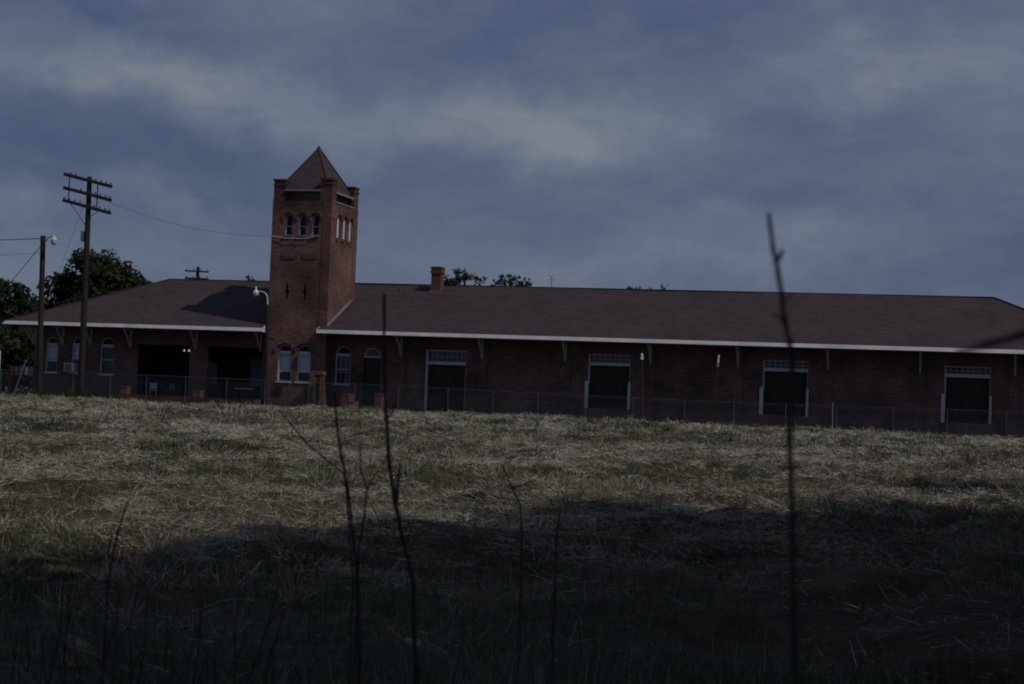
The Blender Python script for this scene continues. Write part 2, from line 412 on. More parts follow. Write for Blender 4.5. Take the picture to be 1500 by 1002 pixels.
# ------------------------------------------------------------------ ground
def make_ground():
    xs = np.concatenate([[-1600, -900, -500, -300, -200, -150, -120, -100, -88], np.arange(-80, 16, .36), [18, 22, 28, 36, 50, 80, 150, 300, 700, 1600]])
    ys = np.concatenate([[-1200, -500, -200, -80, -40, -20, -10, -4, 0, 3, 6], np.arange(8, 40, .32), np.arange(40, 104, .42), [106, 110, 116, 125, 140, 170, 220, 300, 450, 700, 1100, 1900]])
    X, Y = np.meshgrid(xs, ys)
    Z = field_height(X, Y)
    V = np.stack([X, Y, Z], -1).reshape(-1, 3)
    nx, ny = len(xs), len(ys)
    i = np.arange(nx * ny).reshape(ny, nx)
    F = np.stack([i[:-1, :-1], i[:-1, 1:], i[1:, 1:], i[1:, :-1]], -1).reshape(-1, 4)
    me = bpy.data.meshes.new('ground')
    me.vertices.add(len(V)); me.vertices.foreach_set('co', V.reshape(-1).astype(np.float32))
    me.loops.add(F.size); me.loops.foreach_set('vertex_index', F.reshape(-1).astype(np.int32))
    me.polygons.add(len(F)); me.polygons.foreach_set('loop_start', np.arange(0, F.size, 4, dtype=np.int32))
    me.polygons.foreach_set('use_smooth', np.ones(len(F), bool))
    me.update(calc_edges=True)
    m, nt, b = newmat('dry field soil')
    N, L = nt.nodes.new, nt.links.new
    geo = N('ShaderNodeNewGeometry')
    def nz(s, d=6, r=.6):
        n = N('ShaderNodeTexNoise'); n.inputs['Scale'].default_value = s; n.inputs['Detail'].default_value = d; n.inputs['Roughness'].default_value = r
        L(geo.outputs['Position'], n.inputs['Vector']); return n
    n1, n2, n3 = nz(.35), nz(1.3, 8, .7), nz(14, 4, .7)
    r1 = N('ShaderNodeValToRGB'); L(n2.outputs['Fac'], r1.inputs[0])
    e = r1.color_ramp.elements
    e[0].position = .32; e[0].color = (.034, .028, .018, 1); e[1].position = .70; e[1].color = (.13, .105, .068, 1)
    r2 = N('ShaderNodeValToRGB'); L(n1.outputs['Fac'], r2.inputs[0])
    e = r2.color_ramp.elements
    e[0].position = .45; e[0].color = (0, 0, 0, 1); e[1].position = .65; e[1].color = (.5, .5, .5, 1)
    mx = N('ShaderNodeMix'); mx.data_type = 'RGBA'; L(r2.outputs[0], mx.inputs[0]); L(r1.outputs[0], mx.inputs[6]); mx.inputs[7].default_value = (.045, .046, .028, 1)
    mr = N('ShaderNodeMapRange'); L(n3.outputs['Fac'], mr.inputs['Value']); mr.inputs['To Min'].default_value = .45; mr.inputs['To Max'].default_value = 1.55
    sp = N('ShaderNodeSeparateXYZ'); L(geo.outputs['Position'], sp.inputs[0])
    nr = N('ShaderNodeMapRange'); L(sp.outputs[1], nr.inputs['Value']); nr.inputs['From Min'].default_value = 12; nr.inputs['From Max'].default_value = 20
    wd = N('ShaderNodeMix'); wd.data_type = 'RGBA'; L(nr.outputs[0], wd.inputs[0]); wd.inputs[6].default_value = (.085, .085, .062, 1); L(mx.outputs[2], wd.inputs[7])
    sc = N('ShaderNodeVectorMath'); sc.operation = 'SCALE'; L(wd.outputs[2], sc.inputs[0]); L(mr.outputs[0], sc.inputs['Scale'])
    L(sc.outputs[0], b.inputs['Base Color']); b.inputs['Roughness'].default_value = .95; b.inputs['Specular IOR Level'].default_value = .1
    bp = N('ShaderNodeBump'); bp.inputs['Strength'].default_value = .8; bp.inputs['Distance'].default_value = .06; L(n3.outputs['Fac'], bp.inputs['Height']); L(bp.outputs[0], b.inputs['Normal'])
    o = obj('ground', me, m)
    tag(o, 'rough open field of cut dry grass rising to the depot', kind='structure')
make_ground()

def wedge_points(n, y0, y1, power=1.0):
    """random places inside the photographed wedge of the field (with a margin), denser near"""
    t = RNG.random(n)
    y = y0 + (y1 - y0) * t ** power
    lo, hi = -.78, .10
    x = y * (lo + (hi - lo) * RNG.random(n)) + (RNG.random(n) - .5) * 3
    return x, y
def blades(x, y, z, length, width, pitch, yaw, bend=.0):
    n = len(x)
    d = np.stack([np.cos(yaw) * np.cos(pitch), np.sin(yaw) * np.cos(pitch), np.sin(pitch)], -1)
    side = np.stack([-np.sin(yaw), np.cos(yaw), np.zeros(n)], -1)
    roll = RNG.random(n) * math.pi
    nrm = np.cross(d, side)
    s = side * np.cos(roll)[:, None] + nrm * np.sin(roll)[:, None]
    p = np.stack([x, y, z], -1)
    w = width[:, None] * s * .5
    tip = p + d * length[:, None]
    return np.stack([p - w, p + w, tip + w * .35, tip - w * .35], 1)

def patch_green(x, y):
    a = smooth_noise(x + 200, y * .8, 3.2, 21) * .45 + smooth_noise(x, y + 90, 8.5, 22) * .4 + smooth_noise(x, y, 1.1, 23) * .15
    return a
def make_straw():
    n = 760000
    x, y = wedge_points(n, 9, 100, .8)
    yc = 91 - .15 * np.clip(x, -75, 20)
    g = patch_green(x, y)
    mat_ = smooth_noise(x, y, .9, 31) * .5 + smooth_noise(x, y, 2.4, 32) * .5
    near = np.clip((y * .8 - x * 1.2 - 20) / 17, .06, 1)      # straw thinned where the tree shade falls, to make it darker
    keep = (y < yc + 2.0) & (RNG.random(n) < near) & (RNG.random(n) < np.clip(1.25 - (g - .42) * 4.0, .32, 1)) & (RNG.random(n) < np.clip((mat_ - .36) * 4.5, .30, 1) * (1 - .6 * np.clip((y / yc - .88) / .08, 0, 1)))
    x, y, g, mat_, yc = x[keep], y[keep], g[keep], mat_[keep], yc[keep]; n = len(x)
    z = field_height(x, y) + RNG.random(n) ** 1.5 * .22 * np.clip((mat_ - .42) * 5, 0, 1) + .01
    # the hay lies combed in drifts: yaw follows a slowly turning field
    yaw = smooth_noise(x, y, 1.1, 41) * 7 + RNG.normal(0, 1.3, n)
    up = RNG.random(n)
    pitch = np.where(up < .78, RNG.normal(.10, .20, n), RNG.random(n) * 1.1)
    length = (.05 + .33 * RNG.random(n) ** 2.2) * np.where(up < .78, 1.1, .8)
    width = .0035 + .00019 * y * RNG.uniform(.5, 1.3, n)
    V = blades(x, y, z, length, width, pitch, yaw)
    tone = smooth_noise(x, y, 1.3, 51) * .35 + smooth_noise(x, y, 4.5, 52) * .45
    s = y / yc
    tint = np.clip(RNG.normal(.15, .24, n) + tone * .85 + np.clip(s - .45, 0, .4) * .5 - np.clip(.46 - mat_, 0, .2) * 1.6, 0, 1)  # straw in hollows toned darker, their shade put into the colour
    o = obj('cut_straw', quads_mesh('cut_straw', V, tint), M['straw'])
    tag(o, 'pale tan cut straw lying matted over the field', 'straw', kind='stuff')
def make_grass():
    n = 260000
    x, y = wedge_points(n, 9, 101, .8)
    yc = 91 - .15 * np.clip(x, -75, 20)
    g = patch_green(x, y)
    s = y / yc
    crest = np.clip((s - .85) / .10, 0, 1)
    keep = (y < yc + 4.5) & (RNG.random(n) < np.clip((g - .40) * 5 + .06 + crest * .8 + np.clip((17 - y) / 6, 0, 1), 0, 1))
    x, y, g, s, crest = x[keep], y[keep], g[keep], s[keep], crest[keep]; n = len(x)
    z = field_height(x, y) - .02
    yaw = RNG.random(n) * 2 * math.pi
    pitch = np.clip(RNG.normal(1.1, .35, n), .2, 1.57)
    tall = smooth_noise(x, y, 1.4, 61)
    length = RNG.uniform(.07, .24, n) * (.6 + tall * .9) * (1 - .15 * crest) * (1 + np.clip((20 - y) / 10, 0, 1) * .9)
    width = .004 + .00020 * y * RNG.uniform(.6, 1.4, n)
    V = blades(x, y, z, length, width, pitch, yaw)
    tint = np.clip(RNG.normal(.40, .22, n) - np.clip((26 - y) / 12, 0, 1) * .04 + crest * .52 + (smooth_noise(x, y, 3.1, 71) - .5) * .5, 0, 1)  # blades nearest the camera toned darker, deepening the shade by colour
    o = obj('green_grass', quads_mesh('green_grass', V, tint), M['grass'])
    tag(o, 'short green grass in patches through the straw and along the crest', 'grass', kind='stuff')
def make_tufts():
    # tussocks left by the mower: blades fanning out of many small centres
    k = 2600
    cx, cy = wedge_points(k, 14, 98, .75)
    yc = 91 - .15 * np.clip(cx, -75, 20)
    dens = smooth_noise(cx, cy, 4.2, 81)
    ok = (cy < yc + 1) & (cy * .8 - cx * 1.2 > 20 + 12 * RNG.random(k)) & (RNG.random(k) < np.clip((dens - .3) * 3, .1, 1))  # tussocks thinned inside the tree shade too, keeping it dark
    cx, cy = cx[ok], cy[ok]; k = len(cx)
    m = 46
    rad = np.repeat(RNG.uniform(.10, .42, k), m); tone = np.repeat(RNG.random(k), m); hh = np.repeat(RNG.uniform(.5, 1.25, k), m)
    X, Y = np.repeat(cx, m), np.repeat(cy, m); n = len(X)
    a = RNG.random(n) * 2 * math.pi; d = rad * np.sqrt(RNG.random(n))
    x, y = X + d * np.cos(a), Y + d * np.sin(a)
    z = field_height(x, y) - .02
    V = blades(x, y, z, RNG.uniform(.12, .42, n) * hh, .006 + .00024 * y * RNG.uniform(.6, 1.3, n), np.clip(RNG.normal(.85, .35, n), .1, 1.5), a + RNG.normal(0, .6, n))
    dry = tone > .52
    tint = np.clip(RNG.normal(.38, .16, n) + (tone - .5) * .35, 0, 1)
    for nm, sel, mt, lb, cat in (('dry_tussocks', dry, 'straw', 'tan tussocks of dry grass scattered through the field', 'dry grass'), ('green_tussocks', ~dry, 'weed', 'dark green tussocks scattered through the straw', 'grass')):
        tag(obj(nm, quads_mesh(nm, V[sel], tint[sel]), M[mt]), lb, cat, kind='stuff')
def make_hay_heaps():
    # small heaps of raked hay and matted stems, each with its own tone
    k = 3400
    cx, cy = wedge_points(k, 15, 96, .8)
    yc = 91 - .15 * np.clip(cx, -75, 20)
    dn = smooth_noise(cx, cy, 5.5, 91)
    ok = (cy < yc * .985) & (cy * .8 - cx * 1.2 > 24 + 9 * RNG.random(k)) & (RNG.random(k) < np.clip((dn - .25) * 2.4, .15, 1))  # heaps left out of the tree shade so it stays dark
    cx, cy = cx[ok], cy[ok]; k = len(cx); m = 84
    R_ = RNG.uniform(.16, .62, k) * (1 + .25 * (RNG.random(k) > .85)); H = R_ * RNG.uniform(.22, .52, k); tn = RNG.random(k); el = RNG.uniform(1, 2.1, k); R_ = np.where(tn >= .64, R_ * 1.55, R_)  # weed mats widened to double as dark shaded hollows
    rep_ = lambda q: np.repeat(q, m)
    n = k * m
    a = RNG.random(n) * 2 * math.pi; d = np.sqrt(RNG.random(n))
    x = rep_(cx) + rep_(R_) * d * np.cos(a) * rep_(el); y = rep_(cy) + rep_(R_) * d * np.sin(a)
    z = field_height(x, y) + rep_(H) * (1 - d ** 2) * RNG.uniform(.75, 1.05, n) - .02
    L_ = RNG.uniform(.08, .30, n)
    V = blades(x, y, z, L_, .005 + .00026 * y * RNG.uniform(.6, 1.3, n), RNG.normal(0, .45, n) , RNG.random(n) * 6.28)
    t = rep_(tn)
    straw = t < .64
    tint = np.clip(np.where(straw, RNG.normal(.0, .12, n) + .02 + t * 1.15, RNG.normal(.08, .14, n) + (t - .64) * .9), 0, 1)
    for nm, sel, mt, lb, cat in (('hay_heaps', straw, 'straw', 'low heaps of raked hay, tan to rust brown, all over the field', 'hay'), ('dark_weed_mats', ~straw, 'weed', 'dark matted weed clumps lying among the straw', 'weeds')):
        tag(obj(nm, quads_mesh(nm, V[sel], tint[sel]), M[mt]), lb, cat, kind='stuff')
make_straw()
make_grass()
make_hay_heaps()
make_tufts()

# ------------------------------------------------------------------ depot
def arch_hole(u0, u1, z0, z1, n=14):
    r = (u1 - u0) / 2; zs = z1 - r; c = (u0 + u1) / 2
    pts = [(u0, z0), (u1, z0)]
    for k in range(n + 1):
        t = math.pi * k / n
        pts.append((c + r * math.cos(t), zs + r * math.sin(t)))
    return pts
def rect_hole(u0, u1, z0, z1): return [(u0, z0), (u1, z0), (u1, z1), (u0, z1)]
def wall_panel(mb, to3, outer, holes, depth):
    """plane polygon with real openings and reveals; to3(u, d, z) gives the world place, d into the building"""
    bm = bmesh.new()
    loops = []
    for ring in [outer] + holes:
        vs = [bm.verts.new((u, z, 0)) for u, z in ring]
        loops.append([bm.edges.new((vs[i], vs[(i + 1) % len(vs)])) for i in range(len(vs))])
    bmesh.ops.triangle_fill(bm, use_beauty=True, use_dissolve=False, edges=[e for l in loops for e in l])
    bm.verts.ensure_lookup_table(); bm.verts.index_update()
    vs = [to3(v.co.x, 0, v.co.y) for v in bm.verts]
    fs = [tuple(v.index for v in f.verts) for f in bm.faces]
    mb.add(vs, fs)
    bm.free()
    for ring in holes:
        n = len(ring)
        q = [to3(u, 0, z) for u, z in ring] + [to3(u, depth, z) for u, z in ring]
        mb.add(q, [(i, (i + 1) % n, (i + 1) % n + n, i + n) for i in range(n)])
def front(y): return lambda u, d, z: (u, y + d, z)
def right_face(x): return lambda u, d, z: (x - d, u, z)
def tbox(mb, to3, u0, u1, d0, d1, z0, z1):
    a, b = to3(u0, d0, z0), to3(u1, d1, z1)
    mb.box(min(a[0], b[0]), max(a[0], b[0]), min(a[1], b[1]), max(a[1], b[1]), min(a[2], b[2]), max(a[2], b[2]))
def ring_band(mb, to3, c, zs, r0, r1, d0, d1, a0=0, a1=math.pi, n=16):
    vs = []
    for k in range(n + 1):
        t = a0 + (a1 - a0) * k / n
        for r in (r0, r1):
            for d in (d0, d1): vs.append(to3(c + r * math.cos(t), d, zs + r * math.sin(t)))
    fs = []
    for k in range(n):
        i, j = k * 4, (k + 1) * 4
        fs += [(i, j, j + 2, i + 2), (i + 1, i + 3, j + 3, j + 1), (i, i + 1, j + 1, j), (i + 2, j + 2, j + 3, i + 3)]
    fs += [(0, 2, 3, 1), (n * 4, n * 4 + 1, n * 4 + 3, n * 4 + 2)]
    mb.add(vs, fs)

BASE = (-30, 107, -.85)
depot = empty('railway_depot', BASE)
tag(depot, 'long low red brick railway depot with square tower and dark hipped roof', 'depot')
O3 = (0, 0, 0)
def part(name, mb, m, parent=None): return obj(name, mb, m, parent or depot, O3)

YW, YF, YB = 107.0, 105.5, 120.0
ZE, ZT, ZR = 4.31, 4.55, 8.13
YRIDGE = 113.5
XL, XR = -61.85, 6.85
GZ = -.95
TX0, TX1, TY0, TY1 = -44.62, -40.62, 106.0, 110.86

WINS_L = [(-61.0, -60.08, 1.26, 3.62), (-59.05, -58.15, 1.30, 3.64), (-56.97, -55.92, 1.25, 3.70)]
PORCH = [(-54.2, -50.46, -.12, 3.32), (-49.15, -45.35, -.12, 3.32)]
WIN_R = (-40.32, -39.26, 1.19, 3.62)
DOOR_R = (-38.38, -37.24, -.1, 3.58)
FREIGHT = [(-34.16, -31.55, -.25, 3.56), (-23.67, -21.06, .29, 3.62), (-12.92, -10.24, .29, 3.59), (-2.31, .31, .26, 3.57)]

def build_walls():
    w = MB()
    holes = [arch_hole(*q) for q in WINS_L] + [rect_hole(*q) for q in PORCH]
    wall_panel(w, front(YW), [(XL, GZ), (TX0 + .1, GZ), (TX0 + .1, ZE + .2), (XL, ZE + .2)], holes, .24)
    w2 = MB()
    holes = [arch_hole(*WIN_R), arch_hole(*DOOR_R)] + [rect_hole(*q) for q in FREIGHT]
    wall_panel(w2, front(YW), [(TX1 - .1, GZ), (XR, GZ), (XR, ZE + .2), (TX1 - .1, ZE + .2)], holes, .28)
    for x in [-35.82 + 5.35 * i for i in range(8)]:
        w2.box(x - .30, x + .30, YW - .075, YW + .05, GZ, ZE + .1)
    # ends and back
    for x in (XL, XR):
        wall_panel(w if x == XL else w2, right_face(x), [(YW, GZ), (YB, GZ), (YB, ZE + .2), (YW, ZE + .2)], [], .2)
    wall_panel(w2, front(YB), [(XL, GZ), (XR, GZ), (XR, ZE + .2), (XL, ZE + .2)], [], .2)
    part('front_wall', w, M['brick']); part('freight_wall', w2, M['brick'])
    # the open porch behind the two wide bays
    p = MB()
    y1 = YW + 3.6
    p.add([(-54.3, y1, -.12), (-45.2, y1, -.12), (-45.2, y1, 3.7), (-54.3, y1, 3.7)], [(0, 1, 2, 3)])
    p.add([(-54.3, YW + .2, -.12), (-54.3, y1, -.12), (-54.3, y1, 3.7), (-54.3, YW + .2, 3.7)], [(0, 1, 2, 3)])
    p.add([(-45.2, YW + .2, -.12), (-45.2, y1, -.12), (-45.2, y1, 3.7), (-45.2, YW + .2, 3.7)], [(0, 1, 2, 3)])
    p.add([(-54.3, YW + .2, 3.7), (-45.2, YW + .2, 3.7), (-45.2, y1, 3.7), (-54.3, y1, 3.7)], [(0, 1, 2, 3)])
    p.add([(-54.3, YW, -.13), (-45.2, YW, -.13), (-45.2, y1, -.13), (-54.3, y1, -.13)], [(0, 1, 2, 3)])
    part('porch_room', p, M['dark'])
build_walls()

def build_roof():
    r = MB()
    W = 8.0; s = (ZR - ZT) / W
    xl, xr = XL - 1.5, XR + 1.5
    yb = YB + 1.5
    ym = 106.25; zm = ZT + s * (ym - YF)
    xrl, xrr = xl + W, xr - W
    # front slope, with the notch the tower stands in
    xa, xb = -44.78, -41.07
    r.add([(xl, YF, ZT), (xa, YF, ZT), (xa, ym, zm), (xl + (ym - YF), ym, zm)], [(0, 1, 2, 3)])
    r.add([(xb, YF, ZT), (xr, YF, ZT), (xr - (ym - YF), ym, zm), (xb, ym, zm)], [(0, 1, 2, 3)])
    # a slight sag along the long ridge
    n = 24
    pts = []
    for i in range(n + 1):
        t = i / n; x = xrl + (xrr - xrl) * t
        pts.append((x, YRIDGE, ZR + .10 * math.sin(t * math.pi) * 0 + .025 * math.sin(t * 17)))
    lo = [(xl + (ym - YF) + (xr - xl - 2 * (ym - YF)) * i / n, ym, zm) for i in range(n + 1)]
    r.add(pts + lo, [(n + 1 + i, n + 2 + i, i + 1, i) for i in range(n)])
    r.add([(xl, YF, ZT), (xl + (ym - YF), ym, zm), pts[0], (xl, yb, ZT)], [(0, 1, 2, 3)])
    r.add([(xr, YF, ZT), (xr, yb, ZT), pts[-1], (xr - (ym - YF), ym, zm)], [(0, 1, 2, 3)])
    r.add(pts + [(xl, yb, ZT), (xr, yb, ZT)], [tuple(range(n + 1)) + (n + 2, n + 1)])
    # ridge and hip caps
    for a, b in ((pts[0], pts[-1]), (pts[0], (xl, YF, ZT)), (pts[-1], (xr, YF, ZT))):
        r.beam((a[0], a[1], a[2] + .01), (b[0], b[1], b[2] + .01), .26, .05)
    roof = part('roof', r, M['roof'])
    f = MB()
    for (a, b) in ((xl, xa), (xb, xr)):      # eave board leaning back at the top, tilted to catch more sun
        f.add([(a, YF - .13, ZE + .03), (b, YF - .13, ZE + .03), (b, YF - .01, ZT + .02), (a, YF - .01, ZT + .02), (a, YF, ZE), (b, YF, ZE), (a, YF, ZT + .02), (b, YF, ZT + .02)],
              [(0, 1, 2, 3), (4, 5, 1, 0), (0, 3, 6, 4), (1, 5, 7, 2), (3, 2, 7, 6)])
    f.box(xl - .03, xl, YF, yb, ZE, ZT + .02); f.box(xr, xr + .03, YF, yb, ZE, ZT + .02)
    f.box(xl, xr, yb, yb + .03, ZE, ZT + .02)
    for x in (xa, xb - .03):      # the closed ends of the eaves either side of the tower
        f.add([(x, YF, ZE), (x + .03, YF, ZE), (x + .03, 107, ZE), (x, 107, ZE), (x, YF, ZT + .02), (x + .03, YF, ZT + .02), (x + .03, 107, ZT + .02 + 1.5 * s), (x, 107, ZT + .02 + 1.5 * s)],
              [(3, 2, 1, 0), (4, 5, 6, 7), (0, 1, 5, 4), (1, 2, 6, 5), (2, 3, 7, 6), (3, 0, 4, 7)])
    obj('fascia', f, M['white'], roof, O3)
    so = MB()
    z = ZE + .02
    so.add([(xl, YF, z), (xa, YF, z), (xa, YW + .1, z), (xl, YW + .1, z)], [(0, 1, 2, 3)])
    so.add([(xb, YF, z), (xr, YF, z), (xr, YW + .1, z), (xb, YW + .1, z)], [(0, 1, 2, 3)])
    so.add([(xl, YW + .1, z), (XL + .1, YW + .1, z), (XL + .1, yb, z), (xl, yb, z)], [(0, 1, 2, 3)])
    so.add([(XR - .1, YW + .1, z), (xr, YW + .1, z), (xr, yb, z), (XR - .1, yb, z)], [(0, 1, 2, 3)])
    obj('soffit', so, M['soffit'], roof, O3)
    # step flashing where the slope meets the tower
    fl = MB()
    y = 106.1
    while y < 110.7:
        y2 = min(y + .42, 110.8); zz = ZT + s * (y - YF); z2 = ZT + s * (y2 - YF)
        fl.add([(TX1 + .015, y, zz + .01), (TX1 + .015, y2, z2 + .01), (TX1 + .015, y2, z2 + .17), (TX1 + .015, y, zz + .22),
                (TX1 + .10, y, zz + .012), (TX1 + .10, y2, z2 + .012)], [(0, 1, 2, 3), (0, 4, 5, 1)])
        y = y2
    obj('flashing', fl, M['flash'], roof, O3)
    for (x, yy, h) in ((-55.36, 110.0, .42), (-37.9, 112.2, .25)):
        v = MB(); zz = ZT + s * (yy - YF)
        v.tube([(x, yy, zz - .1), (x, yy, zz + h)], .07, 10)
        obj('vent_pipe', v, M['galv'], roof, O3)
    c = MB()
    cx0, cx1, cy0, cy1 = -35.74, -35.07, 112.2, 112.9
    c.box(cx0, cx1, cy0, cy1, 7.2, 8.82)
    c.box(cx0 - .06, cx1 + .06, cy0 - .06, cy1 + .06, 8.823, 8.98); c.box(cx0 - .02, cx1 + .02, cy0 - .02, cy1 + .02, 8.983, 9.12); c.box(cx0 - .05, cx1 + .05, cy0 - .05, cy1 + .05, 9.123, 9.27)
    ch = part('chimney', c, M['redbrick'])
    l = MB(); l.box(cx0 - .10, cx1 + .10, cy0 - .12, cy0 - .02, 7.42, 7.66)
    obj('flashing', l, M['flash'], ch, O3)
build_roof()

def build_brackets():
    b = MB()
    # back post on the wall, top arm under the soffit, curved strut
    b.box(-.06, .06, -.12, 0, 3.10, ZE); b.box(-.055, .055, -1.12, -.12, ZE - .13, ZE - .003)
    pts = [(0, -1.02, ZE - .13), (0, -.72, 4.0 - .10), (0, -.42, 3.60), (0, -.13, 3.16)]
    for a, c in zip(pts, pts[1:]): b.beam(a, c, .10, .12)
    first = None
    for i, x in enumerate([-61.72, -59.68, -57.61, -54.71, -49.99, -45.42, -40.72] + [-35.82 + 5.35 * i for i in range(8)]):
        y = YW - (.08 if i > 6 else .003)
        if first is None:
            first = obj('bracket', b, M['bracket'], depot, (x, y, 0))
        else:
            c = first.copy(); COL.objects.link(c); place(c, depot, (x, y, 0))
    # the corner pair turns to the end wall
    c = first.copy(); COL.objects.link(c); place(c, depot, (XL - .003, YW + .14, 0), R(-90))
build_brackets()

def sash_window(name, to3, u0, u1, z0, z1, depth, blind=.55, meet=None, arch=True, frame='jamb', lattice=False):
    r = (u1 - u0) / 2; c = (u0 + u1) / 2; zs = z1 - r if arch else z1
    d0, d1 = depth - .12, depth - .02
    f = MB()
    t = .085
    tbox(f, to3, u0, u0 + t, d0, d1, z0, zs); tbox(f, to3, u1 - t, u1, d0, d1, z0, zs)
    tbox(f, to3, u0 + t, u1 - t, d0, d1, z0, z0 + .07)
    tbox(f, to3, u0 + t, u1 - t, d0 - .03, d1, zs - .12, zs + .06)
    meet = meet or (z0 + (zs - z0) * .5)
    tbox(f, to3, u0 + t, u1 - t, d0 + .02, d1, meet - .025, meet + .025)
    if arch:
        ring_band(f, to3, c, zs + .002, r - .07, r - .002, d0, d1)
    if lattice:
        for k in range(1, 3):
            uu = u0 + (u1 - u0) * k / 3
            tbox(f, to3, uu - .012, uu + .012, d0 + .03, d1 - .02, z0 + .07, zs - .12)
    w = part(name, f, M[frame])
    g = MB()
    a = [to3(u0 + .03, d1 - .04, z0 + .03), to3(u1 - .03, d1 - .04, z0 + .03), to3(u1 - .03, d1 - .04, zs - .02), to3(u0 + .03, d1 - .04, zs - .02)]
    g.add(a, [(0, 1, 2, 3)])
    obj('pane', g, M['glass'], w, O3)
    if arch:
        lu = MB()
        n = 14
        q = [to3(c + (r - .03) * math.cos(math.pi * k / n), d1 - .03, zs + .04 + (r - .05) * math.sin(math.pi * k / n)) for k in range(n + 1)]
        lu.add(q, [tuple(range(n + 1))])
        obj('lunette', lu, M['dark'], w, O3)
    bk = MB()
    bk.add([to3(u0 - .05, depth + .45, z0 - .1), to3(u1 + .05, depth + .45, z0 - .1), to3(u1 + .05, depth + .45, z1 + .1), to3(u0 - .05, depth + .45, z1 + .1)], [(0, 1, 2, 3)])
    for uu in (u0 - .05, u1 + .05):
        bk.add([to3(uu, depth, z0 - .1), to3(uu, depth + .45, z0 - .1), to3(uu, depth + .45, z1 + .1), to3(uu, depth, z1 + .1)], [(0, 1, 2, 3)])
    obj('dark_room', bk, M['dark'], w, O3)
    if blind > 0:
        bl = MB(); zb = zs - (zs - z0) * blind; n = 6
        q = []
        for k in range(n + 1):
            uu = u0 + .07 + (u1 - u0 - .14) * k / n
            dd = d1 + .03 + .012 * (k % 2)
            q += [to3(uu, dd, zb), to3(uu, dd, zs - .06)]
        bl.add(q, [(2 * k, 2 * k + 2, 2 * k + 3, 2 * k + 1) for k in range(n)])
        obj('blind', bl, M['blind'], w, O3)
    s = MB(); tbox(s, to3, u0 - .06, u1 + .06, -.07, depth, z0 - .10, z0 - .003)
    obj('sill', s, M['jamb'] if frame == 'jamb' else M['white'], w, O3)
    return w

